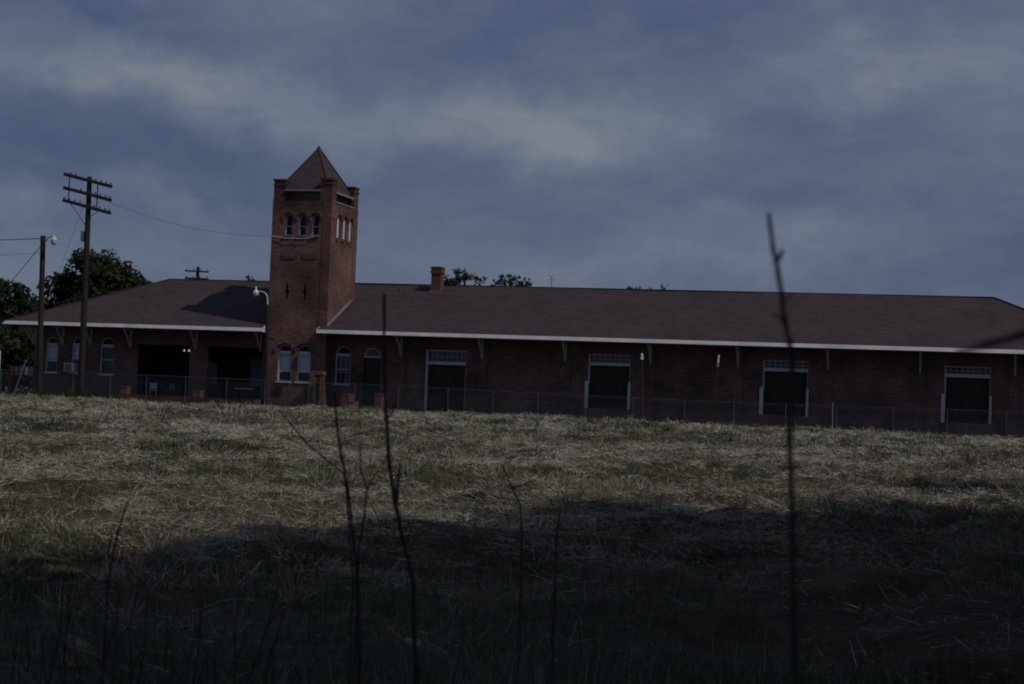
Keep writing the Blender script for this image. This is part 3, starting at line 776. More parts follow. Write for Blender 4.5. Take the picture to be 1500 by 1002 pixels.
def build_openings():
    fr = front(YW)
    sash_window('window', fr, *WINS_L[0], .24, .62)
    sash_window('window', fr, *WINS_L[1], .24, .55)
    sash_window('window', fr, *WINS_L[2], .24, 0)
    sash_window('window', fr, *WIN_R, .28, .0, lattice=True)
    # arched door on the right of the tower
    u0, u1, z0, z1 = DOOR_R; r = (u1 - u0) / 2; c = (u0 + u1) / 2; zs = z1 - r
    d = MB(); tbox(d, fr, u0 + .06, u1 - .06, .20, .25, z0 + .02, zs - .07)
    for k in range(2):
        for zz in ((.2, 1.15), (1.35, 2.75)): tbox(d, fr, u0 + .16 + k * .44, u0 + .50 + k * .44, .185, .2, z0 + zz[0], z0 + zz[1])
    dd = part('door', d, M['door'])
    f = MB(); tbox(f, fr, u0, u0 + .06, .12, .26, z0, zs); tbox(f, fr, u1 - .06, u1, .12, .26, z0, zs)
    obj('frame', f, M['door'], dd, O3)
    f = MB(); tbox(f, fr, u0, u1, .10, .26, zs - .07, zs + .03); ring_band(f, fr, c, zs + .032, r - .11, r - .002, .10, .26)
    obj('transom_bar', f, M['jamb'], dd, O3)
    n = 14; l = MB(); l.add([fr(c + (r - .08) * math.cos(math.pi * k / n), .22, zs + .03 + (r - .1) * math.sin(math.pi * k / n)) for k in range(n + 1)], [tuple(range(n + 1))])
    obj('fanlight', l, M['glass'], dd, O3)
    l = MB(); l.add([fr(u0 - .05, .5, zs - .1), fr(u1 + .05, .5, zs - .1), fr(u1 + .05, .5, z1), fr(u0 - .05, .5, z1)], [(0, 1, 2, 3)])
    obj('dark_room', l, M['dark'], dd, O3)
    h = MB(); h.tube([fr(u1 - .18, .18, 1.0), fr(u1 - .18, .13, 1.0)], .035, 8); obj('handle', h, M['iron'], dd, O3)
    # freight doors
    for i, (u0, u1, z0, z1) in enumerate(FREIGHT):
        zt = 2.74 if i == 0 else 3.02
        d = MB()
        k = 0; n = 14; w = (u1 - u0 - .12) / n
        for k in range(n):
            tbox(d, fr, u0 + .06 + k * w + .004, u0 + .06 + (k + 1) * w - .004, .20, .235 + .008 * (k % 2), z0, zt - .1)
        tbox(d, fr, u0 + .06, u1 - .06, .238, .28, z0, zt - .1)
        dr = part('freight_door', d, M['door'])
        f = MB(); tbox(f, fr, u0 - .02, u0 + .085, -.02, .26, z0 if i == 0 else z0 + 1.5, z1); tbox(f, fr, u1 - .06, u1, .10, .26, z0, z1)
        tbox(f, fr, u0 + .085, u1 - .06, .06, .26, z1 - .07, z1)
        obj('frame', f, M['jamb'] if i < 1 else M['bracket'], dr, O3)
        f = MB(); tbox(f, fr, u0 + .085, u1 - .02, .0, .26, zt - .1, zt + .1); obj('transom_bar', f, M['jamb'], dr, O3)
        f = MB(); n = 8
        for k in range(1, n): uu = u0 + (u1 - u0) * k / n; tbox(f, fr, uu - .02, uu + .02, .16, .20, zt + .1, z1 - .07)
        zz = (zt + z1) / 2; tbox(f, fr, u0 + .085, u1 - .06, .163, .197, zz - .015, zz + .015)
        tr = obj('transom_window', f, M['bracket'], dr, O3)
        g = MB(); g.add([fr(u0 + .05, .21, zt), fr(u1 - .03, .21, zt), fr(u1 - .03, .21, z1), fr(u0 + .05, .21, z1)], [(0, 1, 2, 3)])
        obj('transom_glass', g, M['glass'], dr, O3)
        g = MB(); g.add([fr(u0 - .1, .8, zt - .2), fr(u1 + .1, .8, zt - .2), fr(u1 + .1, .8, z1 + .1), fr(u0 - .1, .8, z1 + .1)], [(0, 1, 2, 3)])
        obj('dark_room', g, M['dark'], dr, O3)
        if i:
            for uu, ww, dz in ((u0 - .16, .22, 0), (u1 - .07, .14, .0)):
                g = MB(); tbox(g, fr, uu, uu + ww, -.16, .0, z0 + dz - .02, z0 + 1.66)
                obj('jamb_guard', g, M['white'], dr, O3)
    # porch: back wall window, glazed doors
    y = YW + 3.5
    pf = front(y)
    for (u0, u1, z0, z1) in ((-51.9, -51.1, .9, 2.35), (-50.75, -50.0, .9, 2.35), (-47.6, -46.5, .85, 2.7)):
        f = MB(); tbox(f, pf, u0, u0 + .07, -.04, .06, z0, z1); tbox(f, pf, u1 - .07, u1, -.04, .06, z0, z1)
        tbox(f, pf, u0 + .07, u1 - .07, -.04, .06, z0, z0 + .07); tbox(f, pf, u0 + .07, u1 - .07, -.04, .06, z1 - .07, z1)
        w = part('porch_window', f, M['soffit'])
        g = MB(); g.add([pf(u0 + .05, .01, z0), pf(u1 - .05, .01, z0), pf(u1 - .05, .01, z1), pf(u0 + .05, .01, z1)], [(0, 1, 2, 3)])
        obj('pane', g, M['curtain'], w, O3)
build_openings()

def build_tower():
    t = MB()
    fr, rg = front(TY0), right_face(TX1)
    zt = 12.80
    tops = [(-43.74, -43.27, 10.62, 11.97), (-42.80, -42.33, 10.62, 11.97), (-41.89, -41.42, 10.62, 11.97)]
    gnd = [(-43.88, -42.93, 1.22, 3.58), (-42.55, -41.60, 1.22, 3.58)]
    slit = [(-43.50, -43.36, 6.45, 7.5), (-42.27, -42.13, 6.45, 7.5)]
    def slit_hole(u0, u1, z0, z1):
        c = (u0 + u1) / 2; m = (z0 + z1) / 2
        return [(u0 + .02, z0), (u1 - .02, z0), (u1 + .02, m - .14), (u1 + .10, m), (u1 + .02, m + .14), (u1 - .02, z1), (u0 + .02, z1), (u0 - .02, m + .14), (u0 - .10, m), (u0 - .02, m - .14)]
    wall_panel(t, fr, [(TX0, GZ), (TX1, GZ), (TX1, zt), (TX0, zt)], [arch_hole(*q) for q in tops + gnd] + [slit_hole(*q) for q in slit], .30)
    side = [(107.10, 107.66, 10.60, 12.02), (108.22, 108.78, 10.60, 12.02), (109.32, 109.88, 10.60, 12.02)]
    wall_panel(t, rg, [(TY0, GZ), (TY1, GZ), (TY1, zt), (TY0, zt)], [arch_hole(*q) for q in side], .26)
    t.add([(TX0, TY0, GZ), (TX0, TY1, GZ), (TX0, TY1, zt), (TX0, TY0, zt)], [(0, 1, 2, 3)])
    t.add([(TX0, TY1, GZ), (TX1, TY1, GZ), (TX1, TY1, zt), (TX0, TY1, zt)], [(0, 1, 2, 3)])
    t.add([(TX0, TY0, zt), (TX1, TY0, zt), (TX1, TY1, zt), (TX0, TY1, zt)], [(0, 1, 2, 3)])
    # shallow projecting base course, corner strips
    for a in ((TX0 - .03, TX0 + .55), (TX1 - .55, TX1 + .03)):
        t.box(a[0], a[1] - .0, TY0 - .022, TY0 + .02, 3.95, zt)
    for a in ((TY0 - .020, TY0 + .62), (TY1 - .62, TY1 + .03)):
        t.box(TX1 - .02, TX1 + .024, a[0], a[1], 6.2, zt)
    t.box(TX0 + .06, TX1 - .06, TY0 - .06, TY0 - .002, GZ, .15)
    # arch hoods
    for (u0, u1, z0, z1) in tops:
        r = (u1 - u0) / 2; ring_band(t, fr, (u0 + u1) / 2, z1 - r, r + .10, r + .24, -.085, .0)
    for (u0, u1, z0, z1) in tops: tbox(t, fr, u0 - .20, u0 - .08, -.07, 0, z1 - .42, z1 - .24)
    tbox(t, fr, tops[-1][1] + .08, tops[-1][1] + .20, -.07, 0, tops[-1][3] - .42, tops[-1][3] - .24)
    for (u0, u1, z0, z1) in gnd:
        r = (u1 - u0) / 2; ring_band(t, fr, (u0 + u1) / 2, z1 - r, r + .09, r + .25, -.07, 0)
    for (u0, u1, z0, z1) in side:
        r = (u1 - u0) / 2; ring_band(t, rg, (u0 + u1) / 2, z1 - r, r + .10, r + .26, -.08, 0)
    # corbelled panel
    for (ua, ub) in ((-43.88, -42.86), (-42.46, -41.42)):
        tbox(t, fr, ua, ub, -.05, 0, 9.20, 9.30); tbox(t, fr, ua + .08, ub - .08, -.04, 0, 9.08, 9.197)
        for k in range(5): uu = ua + .03 + k * .205; tbox(t, fr, uu, uu + .13, -.05, 0, 9.303, 9.43)
    # string course under the top windows on both faces
    tbox(t, rg, 106.95, 110.05, -.06, 0, 10.40, 10.52)
    for (u0, u1, z0, z1) in side: tbox(t, rg, u0 + .1, u1 - .1, -.05, 0, 10.22, 10.397)
    tw = part('tower', t, M['tower'])
    # recessed attic band, dark boards
    a = MB(); a.box(TX0 + .15, TX1 - .35, TY0 + .14, TY1 - .35, zt, 13.45)
    obj('attic_band', a, M['tower'], tw, O3)
    s = MB(); tbox(s, rg, 106.75, 110.1, -.05, .05, zt + .003, zt + .09)
    obj('string_course', s, M['flash'], tw, O3)
    # corner piers with caps
    first = None
    for (cx, cy, h) in ((TX0 + .40, TY0 + .40, 14.22), (TX1 - .40, TY0 + .40, 14.30), (TX1 - .40, TY1 - .40, 14.28), (TX0 + .40, TY1 - .40, 14.22)):
        p = MB(); hw = .40
        p.box(cx - hw, cx + hw, cy - hw, cy + hw, zt + .002, h - .42)
        p.box(cx - hw - .05, cx + hw + .05, cy - hw - .05, cy + hw + .05, h - .417, h - .30)
        p.box(cx - hw, cx + hw, cy - hw, cy + hw, h - .297, h - .13); p.box(cx - hw - .06, cx + hw + .06, cy - hw - .06, cy + hw + .06, h - .127, h)
        obj('corner_pier', p, M['tower'], tw, O3)
    # pyramid roof, gutters
    pr = MB(); zb = 13.46
    x0, x1, y0, y1 = TX0 + .12, TX1 - .12, TY0 + .10, TY1 - .10
    ax, ay, az = (TX0 + TX1) / 2, (TY0 + TY1) / 2, 16.62
    pr.add([(x0, y0, zb), (x1, y0, zb), (x1, y1, zb), (x0, y1, zb), (ax, ay, az)], [(0, 1, 4), (1, 2, 4), (2, 3, 4), (3, 0, 4), (3, 2, 1, 0)])
    for q in ((x0, y0, zb), (x1, y0, zb), (x1, y1, zb)): pr.beam((ax, ay, az - .005), q, .16, .04)
    tr = part('tower_roof', pr, M['roof'])
    g = MB(); g.box(TX0 + .81, TX1 - .81, TY0 - .10, TY0 + .12, 13.44, 13.55); g.box(TX1 - .12, TX1, TY0 + .85, TY1 - .85, 13.40, 13.53)
    obj('gutter', g, M['flash'], tr, O3)
    f = MB(); f.lathe((ax, ay, az - .12), [(.16, 0), (.10, .14), (.05, .22), (.0, .24)], 10); obj('finial', f, M['roof'], tr, O3)
    v = MB(); v.tube([(-41.45, 107.1, 14.25), (-41.45, 107.1, 14.62)], .09, 8); v.box(-41.57, -41.33, 106.98, 107.22, 14.62, 14.69); obj('vent_pipe', v, M['flash'], tr, O3)
    # windows
    for q in gnd: sash_window('window', fr, *q, .30, .68, frame='white', meet=q[2] + .62)
    for (u0, u1, z0, z1) in tops:
        f = MB(); r = (u1 - u0) / 2; zs = z1 - r
        tbox(f, fr, u0, u0 + .05, .12, .24, z0, zs); tbox(f, fr, u1 - .05, u1, .12, .24, z0, zs); tbox(f, fr, u0 + .05, u1 - .05, .14, .22, (z0 + zs) / 2 - .02, (z0 + zs) / 2 + .02)
        ring_band(f, fr, (u0 + u1) / 2, zs + .002, r - .05, r - .002, .12, .24)
        w = part('window', f, M['jamb'])
        n = 10; c = (u0 + u1) / 2
        g = MB(); g.add([fr(u0 + .03, .2, z0), fr(u1 - .03, .2, z0)] + [fr(c + (r - .03) * math.cos(math.pi * k / n), .2, zs + (r - .03) * math.sin(math.pi * k / n)) for k in range(n + 1)], [tuple(range(n + 3))])
        obj('pane', g, M['dimglass'], w, O3)
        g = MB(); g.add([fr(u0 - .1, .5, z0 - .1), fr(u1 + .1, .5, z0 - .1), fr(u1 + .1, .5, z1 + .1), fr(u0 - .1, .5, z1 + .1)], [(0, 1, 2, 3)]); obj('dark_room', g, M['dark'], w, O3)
        s = MB(); tbox(s, fr, u0 - .08, u1 + .08, -.09, .22, z0 - .10, z0 - .003); obj('sill', s, M['flash'], w, O3)
    for (u0, u1, z0, z1) in slit:
        g = MB(); g.add([fr(u0 - .15, .29, z0 - .05), fr(u1 + .15, .29, z0 - .05), fr(u1 + .15, .29, z1 + .05), fr(u0 - .15, .29, z1 + .05)], [(0, 1, 2, 3)])
        part('slit_window', g, M['iron'])
    for (u0, u1, z0, z1) in side:
        f = MB(); r = (u1 - u0) / 2; zs = z1 - r; n = 10; c = (u0 + u1) / 2
        f.add([rg(u0 + .01, .11, z0), rg(u1 - .01, .11, z0)] + [rg(c + (r - .01) * math.cos(math.pi * k / n), .11, zs + (r - .01) * math.sin(math.pi * k / n)) for k in range(n + 1)], [tuple(range(n + 3))])
        z = z0 + .04
        while z < z1 - .16:
            tbox(f, rg, u0 + .05, u1 - .02, .08, .108, z, z + .06); z += .09
        w = part('louvre_shutter', f, M['louver'])
        s = MB(); tbox(s, rg, u0 - .08, u1 + .08, -.07, .22, z0 - .08, z0 - .003); obj('sill', s, M['redbrick'], w, O3)
    v = MB(); tbox(v, fr, -43.95, -43.45, -.08, 0, .35, .88)
    for k in range(5): tbox(v, fr, -43.91, -43.49, -.10, -.083, .40 + k * .09, .44 + k * .09)
    part('wall_vent', v, M['iron'])
build_tower()

# ------------------------------------------------------------------ platform in front of the porch
def make_platform():
    p = MB()
    p.box(-55.2, -44.9, 104.9, 107.0, -1.0, -.02); p.box(-54.8, -45.2, 104.45, 104.897, -1.0, -.20)
    p.box(-44.8, -36.0, 104.95, 105.93, -1.0, -.36)
    tag(obj('platform', p, M['stepbrick'], None), 'low red brick platform edge along the front of the depot porch', kind='structure')
make_platform()

# ------------------------------------------------------------------ things around the depot
def pedestal(x0, x1, y0, y1, z0, z1, label, steps=False):
    p = MB()
    p.box(x0, x1, y0, y1, z0, z1 - .09); p.box(x0 - .03, x1 + .03, y0 - .03, y1 + .03, z1 - .087, z1)
    if steps: p.box(x1 + .003, x1 + .33, y0, y1, z0, z1 - .45)
    o = obj('brick_pedestal', p, M['redbrick'], None)
    tag(o, label, 'pedestal', 'low red brick pedestals before the depot')
pedestal(-54.30, -53.80, 104.95, 105.45, -.9, .50, 'low red brick pedestal at the left end of the porch platform')
pedestal(-49.12, -48.62, 104.95, 105.45, -.9, .42, 'low red brick pedestal below the middle pier of the porch')
pedestal(-38.80, -38.30, 104.35, 105.3, -.9, .56, 'stepped red brick pedestal left of the arched door', True)
pedestal(-36.60, -36.12, 104.35, 105.3, -.9, .63, 'plain red brick pedestal right of the arched door')
def pillar():
    e = empty('brick_pillar', (-40.7, 105.4, -.9)); tag(e, 'slender red brick pillar with flat cap at the tower corner', 'pillar')
    p = MB(); p.box(-40.95, -40.45, 105.2, 105.7, -.9, 1.70); obj('shaft', p, M['stepbrick'], e, O3)
    p = MB(); p.box(-41.0, -40.4, 105.15, 105.75, 1.703, 1.92); obj('cap', p, M['tower'], e, O3)
    p = MB()
    for x in (-40.88, -40.52): p.tube([(x, 105.12, -.8), (x, 105.12, 1.5)], .045, 8)
    obj('pipe', p, M['galv'], e, O3)
pillar()

def air_conditioner():
    e = empty('air_conditioner', (-58.98, 106.8, 1.38)); tag(e, 'boxy off-white air conditioner in the second window from the left', 'air conditioner')
    b = MB(); b.box(-59.36, -58.62, 106.62, 107.14, 1.36, 1.92); obj('casing', b, M['ac'], e, O3)
    g = MB()
    for k in range(8): g.box(-59.30, -58.80, 106.60, 106.618, 1.41 + k * .058, 1.445 + k * .058)
    obj('grille', g, M['grille'], e, O3)
air_conditioner()

def porch_lamp():
    e = empty('ceiling_lamp', (-51.4, 108.6, 3.7)); tag(e, 'lit ceiling lamp with small yellow bulbs inside the dark porch', 'lamp')
    b = MB(); b.tube([(-51.4, 108.6, 3.7), (-51.4, 108.6, 3.15)], .02, 6); b.tube([(-51.62, 108.6, 3.15), (-51.2, 108.6, 3.15)], .02, 6); obj('stem', b, M['iron'], e, O3)
    for x in (-51.62, -51.28, -51.18):
        q = MB(); q.lathe((x, 108.6, 3.03), [(.0, -.06), (.05, -.04), (.065, 0), (.04, .06), (.02, .10)], 10); obj('bulb', q, M['bulb'], e, O3)
porch_lamp()

def chair(x, y, z, rz, mat_, label):
    e = bpy.data.objects.new('porch_chair', None); COL.objects.link(e); WPOS[e] = Vector((0, 0, 0))
    tag(e, label, 'chair', 'chairs in the porch')
    def p(n, mb): obj(n, mb, mat_, e, O3)
    b = MB(); b.box(-.24, .24, -.24, .24, .42, .46); p('seat', b)
    b = MB(); b.box(-.24, .24, .22, .25, .55, .92); p('backrest', b)
    for sx in (-.21, .21):
        for sy in (-.21, .21):
            b = MB(); b.tube([(sx, sy, 0), (sx, sy, .42 if sy < 0 else .92)], .02, 6); p('leg', b)
    e.location = (x, y, z); e.rotation_euler = (0, 0, rz)
chair(-53.4, 107.9, -.12, .4, M['lamp'], 'white metal chair at the left edge of the dark porch')
chair(-52.4, 108.3, -.12, -.3, M['curtain'], 'grey chair beside the white metal chair in the porch')
def bench():
    e = empty('porch_bench', (-47.0, 108.4, -.12)); tag(e, 'plain grey bench under the right bay of the porch', 'bench')
    b = MB(); b.box(-47.7, -46.3, 108.2, 108.6, .62, .69); obj('seat', b, M['jamb'], e, O3)
    for x in (-47.55, -46.45):
        b = MB(); b.box(x - .04, x + .04, 108.25, 108.55, -.12, .617); obj('leg', b, M['iron'], e, O3)
bench()

# ------------------------------------------------------------------ chain-link fence
def fence():
    line = [(-76, 105.2), (-54.3, 103.5), (-36.95, 101.6), (-27.9, 100.0), (-16.2, 97.5), (-.4, 94.0), (12, 91.4)]
    def yat(x): return float(np.interp(x, [q[0] for q in line], [q[1] for q in line]))
    def ztop(x): return float(np.interp(x, [-76, -54.3, -37, -28, -16.2, -8.5, -.4, 12], [1.30, 1.27, 1.18, 1.06, .90, .87, .91, .9]))
    e = empty('chain_link_fence', (-30, yat(-30), -.7)); tag(e, 'low chain link fence with thin grey posts between field and depot', 'fence')
    px = [-65.3, -62.5, -59.81, -57.02, -54.26, -51.56, -48.69, -45.78, -43.04, -40.04, -36.9, -33.93, -30.67, -27.78, -24.88, -21.92, -19.07, -16.08, -13.23, -10.34, -7.61, -4.6, -1.87, 1.09, 3.9]
    for i, x in enumerate(px):
        lean = random.uniform(-.03, .03)
        p = MB(); y = yat(x); p.tube([(x, y, -.95), (x + lean, y, ztop(x) + .04)], .023, 8); obj('post', p, M['galv'], e, O3)
    r = MB(); n = 60
    r.tube([(x, yat(x), ztop(x) - .012 * math.sin(i * 1.7) ** 2) for i, x in enumerate(np.linspace(-66, 5, n))], .014, 6); obj('top_rail', r, M['galv'], e, O3)
    # woven wire: two sets of slanting wires, 7 cm apart
    xs = np.arange(-66, 4.5, .075); q = []
    zb = -.62
    for sgn in (1, -1):
        for x in xs:
            h = ztop(x) - zb - .03; x2 = x + sgn * h * .9
            if x2 < -66 or x2 > 4.8: continue
            y, y2 = yat(x) + .028 + .003 * sgn, yat(x2) + .028 + .003 * sgn
            w = .0035
            q.append([(x - w, y, zb), (x + w, y, zb), (x2 + w, y2, zb + h), (x2 - w, y2, zb + h)])
    q = np.array(q); me = quads_mesh('wire_mesh', q, np.zeros(len(q)))
    obj('wire_mesh', me, M['galv'], e, O3)
fence()

def marker_rods():
    e = empty('marker_post', (-17.75, 94, -.6)); tag(e, 'rusty iron marker post with pale cap in the green tuft', 'post')
    p = MB(); p.tube([(-17.72, 94, -.9), (-17.88, 94, 2.98)], .05, 8); obj('post', p, M['rust'], e, O3)
    p = MB(); p.lathe((-17.89, 94, 2.95), [(.085, 0), (.10, .10), (.05, .14), (.085, .2), (.04, .34), (0, .35)], 10); obj('cap', p, M['lamp'], e, O3)
    e = empty('marker_rod', (-14.08, 95, -.6)); tag(e, 'thin leaning rod with white and orange top left of the third freight door', 'rod')
    p = MB(); p.tube([(-14.15, 95, -.8), (-13.93, 95, 2.75)], .026, 8); obj('rod', p, M['rust'], e, O3)
    p = MB(); p.tube([(-13.92, 95, 2.95), (-13.89, 95, 3.38)], .055, 10); obj('white_tip', p, M['lamp'], e, O3)
    p = MB(); p.tube([(-13.94, 95, 2.72), (-13.92, 95, 2.95)], .065, 10); obj('orange_band', p, M['orange'], e, O3)
    p = MB(); p.tube([(-8.05, 99, -.9), (-8.10, 99, 1.05)], .04, 10); p.tube([(-8.10, 99, 1.05), (-8.10, 99, 1.09)], [.04, .015], 10)
    o = obj('short_post', p, M['paleblue'], None); tag(o, 'short blue white pipe post behind the fence by the third freight door', 'post')
marker_rods()

def stone():
    bm = bmesh.new(); bmesh.ops.create_icosphere(bm, subdivisions=3, radius=.5)
    for v in bm.verts:
        n = math.sin(v.co.x * 7 + 1) * .08 + math.sin(v.co.y * 9) * .06 + math.sin(v.co.z * 11 + v.co.x * 5) * .06
        v.co *= 1 + n; v.co.z *= .52
    me = bpy.data.meshes.new('stone'); bm.to_mesh(me); bm.free()
    z = float(field_height(np.array([-14.2]), np.array([89.6]))[0])
    o = obj('stone', me, M['stone'], None, (-14.2, 89.6, z + .12)); o.scale = (.8, .6, .5)
    tag(o, 'pale grey stone lying in the grass near the fence', 'stone')
stone()

# ------------------------------------------------------------------ poles and wires
def telegraph_pole():
    e = empty('telegraph_pole', (-54.95, 101, -.8)); tag(e, 'tall dark telegraph pole with three tilted crossarms', 'utility pole')
    p = MB(); b, t = Vector((-54.95, 101, -.9)), Vector((-55.08, 101, 13.62))
    p.tube([b, b.lerp(t, .35), b.lerp(t, .7), t], [.225, .205, .18, .155], 12); obj('pole', p, M['wood'], e, O3)
    L, Rr = Vector((-56.62, 100.75, 0)), Vector((-53.50, 101.25, 0))
    arms = []
    for k, (zl, zr) in enumerate(((13.72, 13.00), (12.86, 12.14), (12.07, 11.32))):
        a = Vector((L.x, L.y - .22, zl)); c = Vector((Rr.x, Rr.y - .22, zr)); arms.append((a, c))
        m = MB(); m.beam(a, c, .15, .21); am = obj('crossarm', m, M['oldwood'], e, O3)
        for j, f in enumerate((.03, .14, .25, .36, .66, .77, .88, .97)):
            if random.random() < .22: continue
            q = a.lerp(c, f) + Vector((0, 0, .10))
            i = MB(); i.lathe(q, [(.02, 0), (.02, .04), (.055, .05), (.06, .10), (.045, .13), (.0, .16)], 8); obj('insulator', i, M['glassins'], am, O3)
    m = MB()
    for f in (.13, .72):
        m.beam(arms[0][0].lerp(arms[0][1], f) + Vector((0, -.08, 0)), arms[2][0].lerp(arms[2][1], f) + Vector((0, -.08, 0)), .055, .05)
    obj('spacer', m, M['oldwood'], e, O3)
    for f, z in ((.14, 10.45), (.74, 10.9)):
        m = MB(); m.beam(arms[2][0].lerp(arms[2][1], f) + Vector((0, .07, -.05)), (-55.05, 100.84, z), .045, .03); obj('brace', m, M['iron'], e, O3)
    m = MB(); m.box(-55.42, -55.22, 100.85, 101.1, 9.5, 10.15); obj('junction_box', m, M['flash'], e, O3)
telegraph_pole()
def lamp_pole():
    e = empty('lamp_pole', (-57.58, 100.5, -.8)); tag(e, 'plain wooden lamp pole with small white lamp left of the telegraph pole', 'lamp pole')
    p = MB(); b, t = Vector((-57.58, 100.5, -.9)), Vector((-57.86, 100.5, 9.78)); p.tube([b, b.lerp(t, .5), t], [.195, .18, .165], 12); obj('pole', p, M['wood'], e, O3)
    p = MB(); p.tube([(-57.72, 100.4, 9.3), (-57.4, 100.3, 9.62), (-57.15, 100.25, 9.72), (-56.98, 100.25, 9.72)], .028, 8); obj('lamp_arm', p, M['galv'], e, O3)
    p = MB(); p.lathe((-56.95, 100.25, 9.42), [(.0, .40), (.05, .40), (.06, .30), (.13, .24), (.20, .12), (.215, .02), (.20, .0)], 14); obj('lamp_hood', p, M['lamp'], e, O3)
    p = MB(); p.lathe((-56.95, 100.25, 9.42), [(.195, .0), (.19, -.08), (.13, -.2), (.05, -.24), (0, -.245)], 14); obj('lamp_globe', p, M['lamp'], e, O3)
lamp_pole()
def iron_lamp_post():
    e = empty('street_lamp', (-43.85, 104.2, -.8)); tag(e, 'black iron lamp post with pale gooseneck arm at the tower corner', 'street lamp')
    p = MB(); p.tube([(-43.83, 104.2, -.95), (-43.87, 104.2, 2.0), (-43.96, 104.2, 6.0)], [.16, .13, .095], 12); p.lathe((-43.83, 104.2, -.95), [(.24, 0), (.24, .35), (.17, .5)], 12); obj('post', p, M['iron'], e, O3)
    p = MB(); pts = [(-43.96, 104.2, 6.0), (-43.97, 104.2, 6.25)]
    for k in range(7):
        t = math.pi / 2 * k / 6; pts.append((-44.40 + .43 * math.cos(t), 104.2, 6.32 + .48 * math.sin(t)))
    pts += [(-44.62, 104.2, 6.82), (-44.76, 104.2, 6.86)]
    p.tube(pts, [.06] + [.04] * (len(pts) - 1), 8); obj('lamp_arm', p, M['lamp'], e, O3)
    p = MB(); p.lathe((-44.78, 104.2, 6.66), [(.0, .46), (.05, .46), (.05, .28), (.12, .22), (.19, .10), (.20, .04)], 14); obj('lamp_hood', p, M['lamp'], e, O3)
    p = MB(); p.lathe((-44.78, 104.2, 6.66), [(.19, .04), (.18, -.05), (.11, -.15), (0, -.18)], 14); obj('lamp_globe', p, M['lamp'], e, O3)
iron_lamp_post()
def far_pole():
    e = empty('utility_pole', (-75, 160, -.9)); tag(e, 'small far utility pole with two short crossarms above the depot ridge', 'utility pole')
    p = MB(); p.tube([(-75, 160, -.9), (-75, 160, 12.75)], [.22, .16], 10); obj('pole', p, M['oldwood'], e, O3)
    for z in (12.25, 11.55):
        m = MB(); m.beam((-76.25, 159.8, z + .06), (-73.75, 159.8, z), .12, .15); am = obj('crossarm', m, M['oldwood'], e, O3)
        for k in range(4):
            i = MB(); i.lathe((-76.1 + k * .72, 159.8, z + .1), [(.03, 0), (.06, .1), (.0, .26)], 8); obj('insulator', i, M['glassins'], am, O3)
far_pole()
def antenna():
    e = empty('roof_antenna', (-28.2, 115.2, 7.3)); tag(e, 'thin forked antenna standing above the middle of the ridge', 'antenna')
    m = MB(); m.tube([(-28.2, 115.2, 7.2), (-28.26, 115.2, 9.02)], .022, 6); obj('mast', m, M['galv'], e, O3)
    m = MB(); m.tube([(-28.5, 115.2, 9.12), (-28.25, 115.2, 8.92), (-28.12, 115.2, 9.15)], .016, 6); m.tube([(-28.42, 115.0, 8.78), (-28.1, 115.4, 8.8)], .012, 6); obj('elements', m, M['galv'], e, O3)
antenna()
def cable(name, a, b, sag, rad, mat_, label, cat='wire', group=None):
    a, b = Vector(a), Vector(b); n = 18; pts = []
    for i in range(n + 1):
        t = i / n; p = a.lerp(b, t); p.z -= sag * 4 * t * (1 - t); pts.append(p)
    m = MB(); m.tube(pts, rad, 5, False); o = obj(name, m, mat_, None); tag(o, label, cat, group)
cable('service_wire', (-53.9, 101.1, 12.1), (-44.55, 105.93, 10.52), .55, .012, M['galv'], 'thin wire drooping from the telegraph pole to the tower')
def tower_wire():
    m = MB(); m.tube([(-44.60, 105.9, 10.52), (-43.7, 105.88, 10.40), (-42.6, 105.88, 10.38), (-41.9, 105.88, 10.45), (-41.42, 105.9, 10.62)], .020, 6)
    o = obj('service_wire', m, M['lamp'], None); tag(o, 'pale wire fixed across the tower front below its top windows', 'wire')
tower_wire()
cable('overhead_wire', (-57.95, 100.4, 9.6), (-82, 102, 9.9), .35, .026, M['wire'], 'black wire running left from the top of the lamp pole')
cable('guy_wire', (-57.9, 100.45, 9.2), (-61.6, 100.5, 4.9), .0, .022, M['wire'], 'slanting guy wire below the lamp pole top, sky behind it')
cable('guy_wire', (-61.6, 100.5, 4.9), (-65.4, 100.5, -.8), .0, .022, M['wire'], 'lower length of guy wire left of the depot corner')
cable('overhead_wire', (-57.85, 100.45, 8.7), (-82, 104, 8.4), .3, .010, M['wire'], 'thinner wire running left below the black overhead wire')
cable('guy_wire', (-55.3, 100.9, 12.0), (-58.85, 100.95, 1.95), .0, .010, M['galv'], 'thin pale guy wire slanting left from the telegraph pole')
def guy_guard():
    m = MB(); m.tube([(-58.87, 100.95, 1.9), (-59.75, 101, -.6)], .045, 8); m.lathe((-58.86, 100.95, 1.72), [(.0, 0), (.09, .03), (.09, .16), (0, .2)], 8)
    o = obj('guy_guard', m, M['jamb'], None); tag(o, 'slanting grey pipe with white knob on the foot of a guy wire', 'pipe')
guy_guard()

